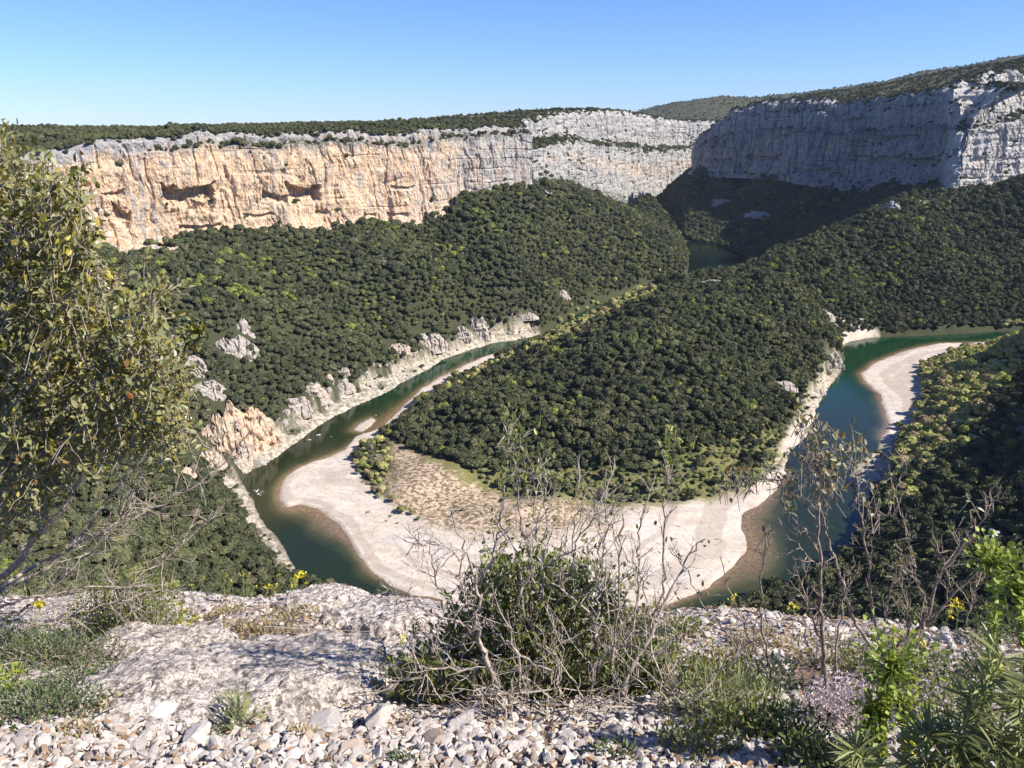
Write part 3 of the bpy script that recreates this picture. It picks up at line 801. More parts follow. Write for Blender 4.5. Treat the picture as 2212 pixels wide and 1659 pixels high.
# ---- rock outcrops: things; listed as (X, Y, distance, width m, height m, orange, label bits)
outcrops = [
 (520, 930, 440, 38, 28, 0.8, 'tall orange and cream rock bluff at the left river bank above the small cave'),
 (560, 950, 436, 20, 18, 0.7, 'orange rock shoulder right of the tall bluff at the river bank'),
 (475, 955, 425, 28, 24, 0.6, 'cream and orange rock face left of the tall river bluff'),
 (445, 1000, 405, 20, 9, 0.5, 'low orange rock step sloping down left of the river bluff'),
 (400, 1022, 392, 10, 5, 0.6, 'small isolated orange rock among trees left of the river bluff'),
 (515, 1003, 424, 12, 9, 0.4, 'pale rock foot of the bluff at the water'),
 (640, 880, 470, 20, 11, 0.25, 'jagged pale rock band right of the river cave'),
 (680, 850, 478, 16, 11, 0.35, 'pointed cream rock tooth on the left bank'),
 (710, 825, 487, 9, 9, 0.3, 'slim cream rock spike beside the pointed tooth'),
 (742, 808, 505, 10, 8, 0.15, 'rounded pale boulder block standing on the bank shelf'),
 (745, 835, 500, 12, 6, 0.1, 'lower pale block under the rounded boulder block'),
 (860, 757, 575, 22, 8, 0.4, 'low orange tinted rock wall above the bank shelf'),
 (925, 740, 600, 28, 11, 0.25, 'long cream rock wall under dark trees on the left bank'),
 (1000, 728, 620, 15, 10, 0.1, 'leaning white rock slab at the upstream end of the left bank'),
 (1030, 712, 638, 22, 15, 0.05, 'tall white rock slab farthest up the left bank'),
 (1215, 638, 760, 14, 7, 0.05, 'small grey rock showing through trees above the upstream bend'),
 (1140, 690, 720, 18, 5, 0.05, 'low pale rock ledge near the yellow willows'),
 (500, 755, 500, 30, 12, 0.1, 'grey rock rib in the wood on the left slope'),
 (525, 712, 520, 12, 10, 0.2, 'upper tip of the rock rib on the left slope'),
 (410, 800, 440, 20, 13, 0.05, 'grey craggy rock beside the leafy tree on the left slope'),
 (440, 845, 430, 24, 11, 0.05, 'broken grey rock steps below the craggy rock on the left slope'),
 (375, 745, 460, 18, 9, 0.05, 'grey rock top partly hidden by the leafy tree'),
 (1795, 795, 655, 24, 17, 0.0, 'white rock cliff where the peninsula meets the right-hand water'),
 (1765, 850, 560, 15, 7, 0.0, 'low white rock at the foot of the peninsula cliff'),
 (1775, 682, 690, 22, 7, 0.05, 'small pale rock band in trees above the right-hand bend'),
 (1680, 835, 555, 26, 7, 0.1, 'pale stony scar in the wood on the peninsula side'),
 (1550, 612, 690, 34, 4, 0.0, 'thin white rock line on the crest of the peninsula'),
 (1925, 455, 950, 30, 13, 0.0, 'overhanging grey rock nose on the ridge under the right-hand cliff'),
 (1990, 446, 960, 26, 8, 0.0, 'grey rock patch right of the overhanging nose'),
 (1560, 440, 1500, 46, 14, 0.0, 'shaded grey rock face on the dark slope under the right-hand cliff'),
 (1640, 465, 1400, 50, 10, 0.0, 'shaded slanting rock band in the middle of the dark slope'),
 (1875, 1050, 372, 22, 5, 0.1, 'pale broken rock ledge at the right bank below the beach'),
 (655, 500, 740, 26, 6, 0.5, 'low cream rock at the foot of the orange cliff'),
 (320, 545, 600, 60, 8, 0.5, 'long cream rock skirt under the left end of the orange cliff'),
 (215, 625, 505, 34, 22, 0.85, 'orange rock buttress seen just right of the leafy tree'),
]
keepmask = np.ones(len(X), bool)
def rock_blob(seed, w, h, dd, sub=4, jag=0.26):
    V, F = ICO[sub]
    f = fbm(V[:, 0] * 1.6, V[:, 1] * 1.6, V[:, 2] * 1.6, 5, seed, 0.6)
    c = np.abs(fbm(V[:, 0] * 3 + 9, V[:, 1] * 3, V[:, 2] * 1.2, 3, seed + 9))
    r = 1 + jag * f - 0.22 * np.exp(-(c / 0.12) ** 2)
    P = V * r[:, None]
    P = np.sign(P) * np.abs(P) ** 0.8
    st = np.round(P[:, 2] * 6) / 6
    P[:, 2] = P[:, 2] * 0.55 + st * 0.45
    P *= np.array([w / 2, dd / 2, h])
    return P, F
def on_ground(Xp, Yp, d0=230, d1=1900, n=900):
    """where the sight line meets the land"""
    d = np.geomspace(d0, d1, n); r_ = ray(Xp, Yp); P_ = r_[None] * (d / r_[1])[:, None]
    h_ = height(P_[:, 0], P_[:, 1])[0]
    k = np.argmax(h_ > P_[:, 2]) if (h_ > P_[:, 2]).any() else n - 1
    return P_[k]
def rock_rib(seed, w, h, dd):
    nu, nv = int(np.clip(w * 2.2, 30, 90)), 34
    u = np.linspace(-1, 1, nu)[:, None]; v = np.linspace(0, 1, nv)[None, :]
    top = (1 - np.abs(u) ** 2.2) * (0.85 + 0.18 * fbm(u * w / 12, 0, 0, 3, seed)) * h
    top = np.maximum(top, 0) + 0.15
    f = np.clip(v / 0.6, 0, 1); bk_ = np.clip((v - 0.6) / 0.4, 0, 1)
    z = -0.35 * h + (top + 0.35 * h) * np.where(v < 0.6, f ** 0.9, 1 - 0.9 * bk_ ** 1.5)
    y = -dd * 0.5 + dd * 0.32 * f ** 1.4 + dd * 0.75 * bk_ + dd * 0.35 * np.abs(u) ** 2
    x = u * w * 0.5 + 0 * v
    zz, xx = z + 0 * x, x + 0 * z
    c = np.abs(fbm(xx / 3.2, zz / 14, 0, 4, seed + 3)); 
    n_ = 1.3 * fbm(xx / 4, zz / 6, y / 6, 4, seed + 7, 0.6) - 1.9 * np.exp(-(c / 0.12) ** 2) + 0.5 * vnoise(zz / 1.6, xx / 20, 0, seed + 2)
    am = min(1.3, h * 0.08)
    y = y + 0 * x - n_ * am; z = zz + 0.5 * am * fbm(xx / 2.5, zz / 4, y / 3, 3, seed + 15) * (v > 0.3)
    x = xx + am * 0.6 * fbm(zz / 3, xx / 5, 0, 3, seed + 19)
    return np.stack([x, y, z], -1).reshape(-1, 3), grid_faces(nu, nv)
for i, (Xp, Yp, d, w_, h_, og, lab) in enumerate(outcrops):
    p = on_ground(Xp, Yp)
    s_ = p[1] / d; w_ *= s_ * 1.25; h_ *= s_ * 1.2
    V, F = rock_rib(200 + i, w_, h_, max(8, w_ * 0.35))
    me = mk_mesh('rock_outcrop', V, F, [MAT['outcrop'] if p[1] < 900 else MAT['cliff_grey']], smooth=False, attrs={'orange': np.full(len(V), og * 0.8 + 0.05), 'grey': np.full(len(V), 0.30), 'green': np.zeros(len(V))})
    # faces the river: turn with the fall of the ground
    e = 6.0; gx_ = float(height(p[0] + e, p[1])[0] - height(p[0] - e, p[1])[0]); gy_ = float(height(p[0], p[1] + e)[0] - height(p[0], p[1] - e)[0])
    dn = np.array([-gx_, -gy_]); dn = dn / (np.linalg.norm(dn) + 1e-6); view = -p[:2] / np.linalg.norm(p[:2])
    dn = dn * 0.6 + view; an = math.atan2(dn[1], dn[0]) + math.pi / 2
    z0 = float(height(p[0], p[1])[0])
    o = mk_obj('rock_outcrop', me, loc=(p[0], p[1], z0 - 0.3 * h_), rot=(0, 0, an))
    tag(o, lab, 'rock', 'rock outcrops along the gorge')
    rel = np.hypot((X - p[0]) / (w_ * 0.5), (Y - p[1]) / (max(8, w_ * 0.35) * 0.4))
    dv = p[:2] / np.linalg.norm(p[:2]); al = (X - p[0]) * dv[0] + (Y - p[1]) * dv[1]; ac = (X - p[0]) * dv[1] - (Y - p[1]) * dv[0]
    infront = (np.abs(ac) < w_ * 0.38) & (al < 0) & (al > -h_ * 1.0) & (rg.random(len(X)) < 0.85)
    keepmask &= (rel > 1) & ~infront
X, Y, Z, px, py, dep, sd_, onrock = (q[keepmask] for q in (X, Y, Z, px, py, dep, sd_, onrock))
vis = (px > -20) & (px < 2232) & (py > 300) & (py < LK(px, [(0, 1240), (640, 1260), (900, 1290), (1400, 1300), (1600, 1325), (2212, 1370)]))

# ---- kinds by place
kind = np.full(len(X), 'oak', dtype=object)
size = (rg.uniform(0.72, 1.10, len(X)) + 0.6 * rg.random(len(X)) ** 3 + 0.22 * fbm(X / 25, Y / 25, 0, 3, 44)) * np.where(Y < 420, 0.92, 1.0)
clump = fbm(X / 18, Y / 18, 0, 3, 60)
gp = sstep(0.25, 0.9, clump) * 0.42
gp = gp * np.where((px < 700) & (py > 800), 0.3, 1.0)
gp = gp * np.where((px > 250) & (px < 700) & (py > 540) & (py < 640), 1.9, 1.0)
kind[(rg.random(len(X)) < gp)] = 'green'
def zone(poly):
    return poly_sd(px, py, np.array(poly, float)) > 0
w0 = zone([(740, 955), (800, 930), (870, 940), (885, 1000), (860, 1070), (800, 1085), (755, 1040)])
w1 = zone([(1180, 735), (1210, 690), (1290, 650), (1380, 622), (1420, 625), (1380, 655), (1290, 690), (1230, 730), (1120, 765), (1000, 830), (950, 850), (1080, 770)])
w2 = zone([(1960, 735), (2212, 690), (2280, 760), (2160, 830), (2080, 920), (1960, 960), (1940, 860)])
w3 = zone([(1900, 960), (1960, 850), (2060, 830), (2130, 860), (2130, 940), (2010, 1010), (1960, 1090), (1900, 1100)])
kind[w0] = rg.choice(['bare', 'bushg', 'willow', 'bushg'], int(w0.sum()))
kind[w1 & (rg.random(len(X)) < 0.8)] = 'willow'
kind[w2 & (rg.random(len(X)) < 0.92)] = 'willow'
kind[w3 & (rg.random(len(X)) < 0.75)] = 'willow'
bz = zone([(880, 985), (1000, 1005), (1130, 1003), (1250, 1008), (1400, 995), (1650, 930), (1760, 880), (1720, 960), (1680, 1040), (1560, 1085), (1250, 1110), (1080, 1080), (960, 1030)])
kind[bz & (rg.random(len(X)) < 0.85)] = 'bushg'
kind[(kind == 'oak') & (rg.random(len(X)) < 0.035 * (sstep(0.2, 0.7, fbm(X / 30, Y / 30, 0, 2, 90)) * 3 + 0.1)) & vis] = 'bare'
size[w0] *= 0.8; size[onrock] *= 0.45; size[(py < 620) & (Y > 700)] *= 1.15
size[kind == 'green'] *= 0.95; size[kind == 'willow'] *= 1.0; size[kind == 'bushg'] *= 0.62
order = np.argsort(dep)
cand = {k: [i for i in order if kind[i] == k and vis[i]] for k in KINDS}
LIMIT = {'oak': 300, 'green': 260, 'willow': 210, 'bushg': 220, 'bare': 60, 'pink': 0}
def region(i):
    if py[i] < 720 and px[i] < 1480: return 'left slope'
    if px[i] < 720: return 'left'
    if px[i] > 1780 and Y[i] < 640: return 'right'
    if Y[i] < 700 and px[i] < 1830: return 'pen'
    return 'far'
LAB = {
 'oak': {'left slope': 'round dark green evergreen oak in the wood under the orange cliff', 'left': 'round dark green evergreen oak on the slope left of the river', 'right': 'round dark green evergreen oak on the steep slope right of the river', 'pen': 'round dark green evergreen oak in the wood on the peninsula', 'far': 'round dark green evergreen oak in the wood beyond the right-hand bend'},
 'green': {'left slope': 'bright yellow green tree in new leaf in the dark wood under the orange cliff', 'left': 'bright yellow green tree in new leaf on the slope left of the river', 'right': 'bright yellow green tree in new leaf on the steep slope right of the river', 'pen': 'bright yellow green tree in new leaf in the peninsula wood', 'far': 'bright yellow green tree in new leaf beyond the right-hand bend'},
 'willow': {'left slope': 'yellowish willow beside the upstream bend of the river', 'left': 'yellowish willow on the left river bank', 'right': 'pale yellow green willow behind the right-hand beach', 'pen': 'yellowish willow along the peninsula shore', 'far': 'pale yellow green willow at the far end of the right-hand beach'},
 'bushg': {'left slope': 'low green shrub by the upstream shore', 'left': 'low green shrub on the left shore', 'right': 'low green shrub on the right shore', 'pen': 'low olive green shrub at the foot of the peninsula wood', 'far': 'low green shrub beyond the bend'},
 'bare': {'left slope': 'leafless brownish tree in the wood under the orange cliff', 'left': 'leafless brownish tree left of the river', 'right': 'leafless brownish tree on the slope right of the river', 'pen': 'leafless brownish tree in the peninsula wood', 'far': 'leafless brownish tree beyond the right-hand bend'}}
CATS = {'oak': 'tree', 'green': 'tree', 'willow': 'tree', 'bushg': 'shrub', 'bare': 'tree', 'pink': 'tree'}
def finer(i, k, rgn):
    """a closer landmark, so that a label points to a few neighbours only"""
    if rgn == 'right':
        w_ = 'just beyond the stony rim' if py[i] > 1230 else 'in the lower right wood' if py[i] > 1080 else 'level with the small rocky point' if py[i] > 960 else 'level with the rough water' if py[i] > 860 else 'beside the upper beach'
        v_ = ', close to the water' if px[i] < LK(py[i], [(720, 2080), (900, 1980), (1100, 1960), (1300, 1760)]) else ', at the right edge' if px[i] > 2120 else ', up the slope'
    elif rgn == 'left':
        w_ = 'beneath the bare grey branches' if px[i] < 380 else 'above the narrow pale bank' if py[i] > 1020 else 'beside the orange river bluff'
        v_ = ', low down' if py[i] > 1150 else ', higher up'
    elif rgn == 'pen':
        w_ = 'in its left third' if px[i] < 1180 else 'in its middle' if px[i] < 1480 else 'in its right third'
        v_ = ', front row' if py[i] > LK(px[i], [(900, 985), (1100, 1060), (1500, 1070), (1700, 980)]) - 12 else ', farther back'
    elif rgn == 'left slope':
        w_ = 'on its left half' if px[i] < 850 else 'on its right half'; v_ = ', near the cliff' if py[i] < 560 else ', near the river'
    else:
        w_ = 'low by the water' if py[i] > 640 else 'high up under the grey cliff'; v_ = ''
    return w_ + v_
used = np.zeros(len(X), bool)
def put_tree(k, x, y, z, s, rz, label, group, i=0):
    nm = KINDS[k][0]
    r_ = empty(nm, (x, y, z)); r_.rotation_euler = (0, 0, rz); r_.scale = (s * (0.8 + 0.45 * ((i * 53) % 11) / 10), s * (0.8 + 0.45 * ((i * 29) % 13) / 12), s * (0.8 + 0.5 * ((i * 37) % 10) / 10))
    tag(r_, label, CATS[k], group)
    c = mk_obj('crown', CM[k][i % len(CM[k])], r_)
    if k != 'bushg': mk_obj('trunk', TM[k], r_)
    return r_
for k, lim in LIMIT.items():
    for q, i in enumerate(cand[k][:lim]):
        rgn = region(i)
        fl = finer(i, k, rgn); base_ = {'oak': 'round dark evergreen oak', 'green': 'bright yellow green tree', 'willow': 'pale yellow green willow', 'bushg': 'low olive green shrub', 'bare': 'leafless brownish tree'}[k]
        base_ = ('big ' if size[i] > 1.25 * {'bushg': 0.6}.get(k, 1) else 'small ' if size[i] < 0.8 * {'bushg': 0.6}.get(k, 1) else '') + base_
        place_ = {'left slope': 'on the wooded slope under the orange cliff', 'left': 'left of the river', 'right': 'right of the river', 'pen': 'on the peninsula', 'far': 'beyond the right-hand bend'}[rgn]
        lab_ = ' '.join((base_ + ' ' + place_ + ' ' + fl).split()[:16])
        put_tree(k, X[i], Y[i], Z[i] - 0.3, size[i], rg.uniform(0, 6.28), lab_, lab_.replace(base_, base_ + 's'), q)
        used[i] = True
SRCK = {}
for k in ('willow', 'bushg', 'green'):
    SRCK[k] = bpy.data.collections.new('tree_sources')
    for cm in CM[k]: SRCK[k].objects.link(bpy.data.objects.new('tree_source', cm))
for k, lb in (('willow', 'yellowish willows crowding behind the right-hand beach'), ('bushg', 'low olive green thicket along the foot of the peninsula wood'), ('green', 'yellow green trees in new leaf scattered through the farther wood')):
    r2 = ~used & (kind == k)
    if r2.sum() > 3: wood('thicket', np.stack([X, Y, Z - 0.3], -1)[r2], size[r2], lb, 'thicket', SRCK[k], len(CM[k]))
rest = ~used & ((kind == 'oak') | (kind == 'bare'))
wood('forest', np.stack([X, Y, Z - 0.3], -1)[rest], size[rest], 'dense dark evergreen wood covering the slopes of the gorge', 'forest')

nb = 900; bx = rg.uniform(*[(SCRUB[:, 0].min(), SCRUB[:, 0].max())][0], nb); by = rg.uniform(SCRUB[:, 1].min() - 14, SCRUB[:, 1].max(), nb)
s_in = poly_sd(bx, by, SCRUB); kk = (rg.random(nb) < sstep(-14, 3, s_in) * 0.8) & (poly_sd(bx, by, RIVER) < -5)
bx, by = bx[kk], by[kk]
wood('scrub', np.stack([bx, by, height(bx, by)[0] - 0.2], -1), 0.07 + 0.22 * rg.random(len(bx)) ** 3, 'low olive brown scrub dotted over the stony flat of the bar', 'scrub', SRCK['bushg'], len(CM['bushg']))
# one flowering tree and lone shrubs on the bar
p = at(955, 1003, z=WATER + 2); put_tree('pink', p[0], p[1], float(height(p[0], p[1])[0]), 0.55, 1, 'small pink flowering tree at the edge of the peninsula wood above the gravel', None)
lone = [('bare', 800, 975, 1.0), ('bare', 815, 1010, 1.15), ('bushg', 770, 985, 0.8), ('willow', 840, 1000, 0.9), ('willow', 820, 960, 0.75), ('bushg', 800, 1035, 0.9), ('bushg', 825, 1060, 0.8), ('bushg', 850, 1085, 0.6), ('bushg', 868, 1108, 0.7), ('bushg', 890, 1112, 0.6),
        ('bushg', 1000, 1108, 0.45), ('bushg', 985, 1098, 0.35), ('bushg', 1045, 1195, 0.4), ('willow', 1340, 1165, 0.35), ('bushg', 1150, 1110, 0.4), ('bushg', 1260, 1110, 0.5), ('bushg', 1320, 1090, 0.5), ('bushg', 905, 1125, 0.4), ('willow', 1440, 985, 1.35), ('willow', 1460, 1000, 1.0), ('green', 1520, 1045, 0.8), ('green', 1545, 1050, 0.6), ('bare', 1370, 905, 1.0), ('bare', 1400, 925, 1.05),
        ('willow', 2020, 800, 1.1), ('willow', 1990, 790, 0.8), ('willow', 2050, 770, 1.0), ('willow', 2080, 790, 1.0), ('green', 1985, 815, 0.7), ('willow', 1930, 1090, 0.9), ('green', 1950, 1085, 1.2), ('green', 1940, 930, 0.9), ('green', 2080, 945, 1.3), ('green', 2030, 965, 1.0)]
for i in range(70):
    t_ = rg.random(); Xp = 1110 + 320 * t_; Yp = LK(Xp, [(1110, 762), (1200, 722), (1290, 682), (1370, 648), (1430, 628)]) + rg.uniform(-8, 8) - (26 if i % 3 == 0 and Xp > 1200 else 0)
    lone.append((('willow', 'willow', 'green', 'bushg')[i % 4] if i % 3 else 'willow', Xp, Yp, rg.uniform(0.6, 1.1)))
for i, (Xp, Yp, s) in enumerate([(1180, 372, 1.5), (1168, 378, 1.2), (1192, 380, 1.2), (1178, 384, 1.1)]):
    p = at(Xp, Yp, dist=932); put_tree('oak', p[0], p[1], p[2] - 3.5, s, i, 'dark oak in the clump clinging to the corner where the orange cliff turns grey', 'oaks clinging to the cliff corner', i)
for i, (k, Xp, Yp, s) in enumerate(lone):
    p = at(Xp, Yp, z=WATER + 2)
    s = s * (1.5 if Xp < 900 else 1.2)
    if Xp > 1900:
        for d in np.linspace(300, 760, 150):
            q = at(Xp, Yp, dist=d)
            if height(q[0], q[1])[0] > q[2]: p = q; break
    labk = {'bare': 'thin brown leafless tree', 'bushg': 'low green bush', 'willow': 'loose yellowish willow', 'green': 'fresh yellow green tree'}[k]
    plc = 'on the gravel bar by the left channel' if Xp < 900 else 'by the upstream bend' if Yp < 780 and Xp < 1500 else 'scattered on the stony flat of the bar' if Xp < 1420 else 'at the shore of the peninsula' if Xp < 1700 else 'behind the right-hand beach'
    put_tree(k, p[0], p[1], float(height(p[0], p[1])[0]) - 0.2, s, i * 1.3, labk + ' ' + plc, labk + 's ' + plc, i)

# ---- trees on plateaus, ledges and the hill: one far-off mass each
def strip_trees(P, t, n, tmax):
    r_ = np.random.default_rng(n)
    nu, nt = P.shape[:2]
    i = r_.uniform(0, nu - 1.001, n); tt = tmax * r_.random(n) ** 1.7 + 0.5
    j = np.interp(tt, t, np.arange(nt)); i0, j0 = i.astype(int), np.minimum(j.astype(int), nt - 2)
    fi, fj = (i - i0)[:, None], (j - j0)[:, None]
    q = (P[i0, j0] * (1 - fi) + P[i0 + 1, j0] * fi) * (1 - fj) + (P[i0, j0 + 1] * (1 - fi) + P[i0 + 1, j0 + 1] * fi) * fj
    a_ = np.abs(np.degrees(np.arctan2(q[:, 0], q[:, 1]))) < 42
    return q[a_]
A = strip_trees(*PL, 26000, 700); B = strip_trees(*PM, 9000, 900); Cc = strip_trees(*PR, 14000, 1300)
hn = 9000; r_ = np.random.default_rng(5); hi, hj = r_.uniform(0, 44, hn), r_.uniform(0, 258, hn)
H4 = np.stack([HX, HY, HZ], -1)[hi.astype(int), hj.astype(int)] + np.stack([r_.uniform(-8, 8, hn), r_.uniform(-8, 8, hn), np.zeros(hn) - 1], -1)
pp = np.concatenate([A, B, Cc, H4]); ss = np.concatenate([r_.uniform(0.5, 1.0, len(A) + len(B) + len(Cc)), r_.uniform(0.8, 1.5, hn)])
ls = np.array(ledge_spots)
wood('plateau_forest', pp - [0, 0, 0.9], ss, 'low dark evergreen scrub forest covering the flat tops above the cliffs', 'forest')
wood('cliff_shrubs', ls[:, :3] - [0, 0, 0.8], r_.uniform(0.3, 1.1, len(ls)), 'dark evergreen bushes growing along the ledges of the cliffs', 'bushes')
print('trees', len(X), 'plateau', len(pp), 'ledge', len(ls))
# boulders along the foot of the left bank
BM_ = []
for i in range(6):
    V, F = rock_blob(700 + i, 2.0, 0.8, 1.6, 3, 0.3)
    BM_.append(mk_mesh('boulder', V, F, [MAT['outcrop']], smooth=False, attrs={'orange': np.full(len(V), 0.1), 'grey': np.full(len(V), 0.2), 'green': np.zeros(len(V))}))
bx = rg.uniform(BENCH2[:, 0].min(), BENCH2[:, 0].max(), 6000); by = rg.uniform(BENCH2[:, 1].min(), BENCH2[:, 1].max(), 6000)
k_ = (poly_sd(bx, by, BENCH2) > -7) & (poly_sd(bx, by, RIVER) < -0.3) & (poly_sd(bx, by, BENCH2) < 6); bx, by = bx[k_][:150], by[k_][:150]; bz_ = height(bx, by)[0]
for i in range(len(bx)):
    o = mk_obj('boulder', BM_[i % 6], loc=(bx[i], by[i], bz_[i] - 0.2), rot=(0, 0, i * 1.7)); s = 0.7 + 2.0 * rg.random() ** 2.5; o.scale = (s, s, s * 1.3)
    tag(o, 'pale limestone boulder on the rocky left bank above the channel', 'boulder', 'boulders along the left bank')
# rocks lying in the river
for Xp, Yp, w_, h_, lab in ((688, 940, 3.2, 0.8, 'flat white boulder alone in mid channel upstream of the bar'), (715, 943, 1.2, 0.3, 'small white stone in the channel beside the flat boulder'), (668, 950, 3.0, 0.5, 'low white slab at the left water edge'), (812, 897, 1.4, 0.4, 'tiny white stone near the gravel islet'),
                            (797, 1113, 2.4, 1.5, 'lone dark-sided boulder on the bare gravel bar'), (538, 1065, 1.2, 0.5, 'small pale rock at the left edge of the rapid'), (562, 1003, 9.0, 2.6, 'wide smooth grey rock at the water under the river cave')):
    p = at(Xp, Yp, z=WATER); V, F = rock_blob(int(Xp), w_, h_, w_ * 0.7, 3, 0.2)
    zz_ = max(WATER - 0.15, float(height(p[0], p[1])[0]) - 0.1)
    o = mk_obj('boulder', mk_mesh('boulder', V, F, [MAT['outcrop']], smooth=False, attrs={'orange': np.zeros(len(V)), 'grey': np.zeros(len(V)), 'green': np.zeros(len(V))}), loc=(p[0], p[1], zz_))
    tag(o, lab, 'boulder')
# ================================================================== THE STONY EDGE IN FRONT
def plane_at(X, Y):
    d = ray(X, Y); t = -0.986 / (d[2] + 0.47 * d[1]); return d * t
LIP = np.array([plane_at(X, Y) for X, Y in [(-900, 1300), (-200, 1290), (200, 1280), (420, 1275), (640, 1292), (900, 1298), (1200, 1310), (1480, 1322), (1750, 1335), (2000, 1352), (2212, 1375), (2900, 1400)]])
def ledge(x, y):
    x = np.asarray(x, float); y = np.asarray(y, float)
    yl = np.interp(x / np.maximum(y, 0.5), LIP[:, 0] / LIP[:, 1], LIP[:, 1])
    yl = yl + 0.10 * fbm(x * 2.2, 0, 0, 3, 300)
    yy = np.minimum(np.maximum(y, 0.6), yl)
    z = -(0.986 + 0.47 * yy)
    z = z + 0.055 * fbm(x * 1.3, y * 1.3, 0, 5, 301) + 0.012 * fbm(x * 14, y * 14, 0, 3, 305)
    over = np.maximum(y - yl, 0)
    return z - over * 2.6 - 0.25 * np.minimum(over, 1) * (1 + fbm(x, y, 0, 3, 302))
def fp(X, Y, up=0.0):
    p = plane_at(X, Y); p[2] = float(ledge(p[0], p[1])) + up; return p

def stone_mat():
    m = M('pale_limestone', 0.92, 0.15)
    p = m.obj()
    r = m.rnd()
    n = m.noise(p, 7, 6, 0.7); n2 = m.noise(p, 30, 5, 0.7)
    c = m.ramp(r, [(0.0, (0.40, 0.355, 0.32)), (0.25, (0.60, 0.54, 0.485)), (0.6, (0.70, 0.635, 0.575)), (0.8, (0.42, 0.39, 0.37)), (0.92, (0.50, 0.37, 0.27)), (1.0, (0.25, 0.20, 0.17))])
    c = m.mix(m.ramp(n, [(0.38, 0.55), (0.58, 0.0)]), c, (0.27, 0.26, 0.25))
    c = m.mix(m.ramp(n2, [(0.34, 0.45), (0.48, 0.0)]), c, (0.17, 0.15, 0.13))
    m.col(c); m.bump(n2, 0.5, 0.01)
    return m.m
MAT['stone'] = stone_mat()
def slab_mat():
    m = M('weathered_slab', 0.95, 0.1)
    p = m.geo()
    n = m.noise(p, 3.0, 7, 0.72); n2 = m.noise(p, 26, 6, 0.75); v = m.voro(p, 22)
    c = m.mix(m.ramp(n, [(0.36, 0.0), (0.62, 1.0)]), (0.50, 0.45, 0.41), (0.78, 0.70, 0.63))
    n3 = m.noise(p, 90, 5, 0.8); c = m.mix(m.ramp(n3, [(0.40, 0.8), (0.50, 0.0)]), c, (0.16, 0.12, 0.10))
    c = m.mix(m.ramp(n2, [(0.42, 0.85), (0.50, 0.0)]), c, (0.14, 0.12, 0.105))
    c = m.mix(m.ramp(m.noise(p, 9, 5, 0.7), [(0.62, 0.0), (0.72, 0.5)]), c, (0.62, 0.50, 0.34))
    m.col(c); m.bump(m.math('ADD', n2, v), 0.9, 0.03)
    return m.m
MAT['slab'] = slab_mat()
def ledge_mat():
    m = M('stony_soil', 0.95, 0.1)
    p = m.geo()
    n = m.noise(p, 1.1, 5, 0.6); n2 = m.noise(p, 22, 6, 0.75); v = m.voro(p, 26, 'F1', 'Color'); vd = m.voro(p, 26)
    g = m.n('ShaderNodeSeparateColor'); m.put(g.inputs[0], v)
    peb = m.mix(m.ramp(g.outputs[0], [(0.2, 0.0), (0.8, 1.0)]), (0.42, 0.365, 0.32), (0.68, 0.61, 0.55))
    peb = m.mix(m.ramp(vd, [(0.5, 0.0), (0.75, 1.0)]), peb, (0.13, 0.09, 0.065))
    soil = m.mix(n2, (0.06, 0.042, 0.032), (0.30, 0.225, 0.175))
    c = m.mix(m.ramp(m.math('ADD', n, m.math('MULTIPLY', m.math('SUBTRACT', m.attr('soil'), 0.5), 0.7)), [(0.40, 0.0), (0.62, 1.0)]), peb, soil)
    c = m.mix(m.attr('bare'), c, m.mix(m.ramp(n2, [(0.40, 0.0), (0.56, 1.0)]), (0.36, 0.32, 0.29), (0.72, 0.66, 0.60)))
    m.col(c); m.bump(m.math('ADD', m.math('MULTIPLY', vd, -0.8), n2), 0.9, 0.03)
    return m.m
MAT['ledge'] = ledge_mat()

lx = np.concatenate([np.linspace(-30, -3.8, 40)[:-1], np.linspace(-3.8, 3.8, 420), np.linspace(3.8, 30, 40)[1:]])
ly = np.concatenate([np.linspace(-10, 1.0, 30)[:-1], np.linspace(1.0, 6.0, 330), np.geomspace(6.05, 70, 50)])
LX, LY = np.meshgrid(lx, ly); LZ = ledge(LX, LY)
lpx, lpy, _ = project(np.stack([LX, LY, LZ], -1))
soil = np.exp(-((lpx - 560) / 150) ** 2 - ((lpy - 1370) / 45) ** 2) + np.exp(-((lpx - 290) / 130) ** 2 - ((lpy - 1530) / 70) ** 2) + 0.6 * np.exp(-((lpx - 1800) / 350) ** 2 - ((lpy - 1480) / 90) ** 2)
soil = soil + 0.9 * sstep(1530, 1580, lpy)  # dark soil along the bottom, also painting the shadow gaps between stones
bare = np.exp(-((lpx - 860) / 130) ** 2 - ((lpy - 1345) / 42) ** 2)
me = mk_mesh('ledge', np.stack([LX, LY, LZ], -1).reshape(-1, 3), grid_faces(*LX.shape), [MAT['ledge']], attrs={'soil': np.clip(soil, 0, 1).ravel(), 'bare': np.clip(bare * 1.1, 0, 1).ravel()})
tag(mk_obj('rocky_ground', me), kind='structure')

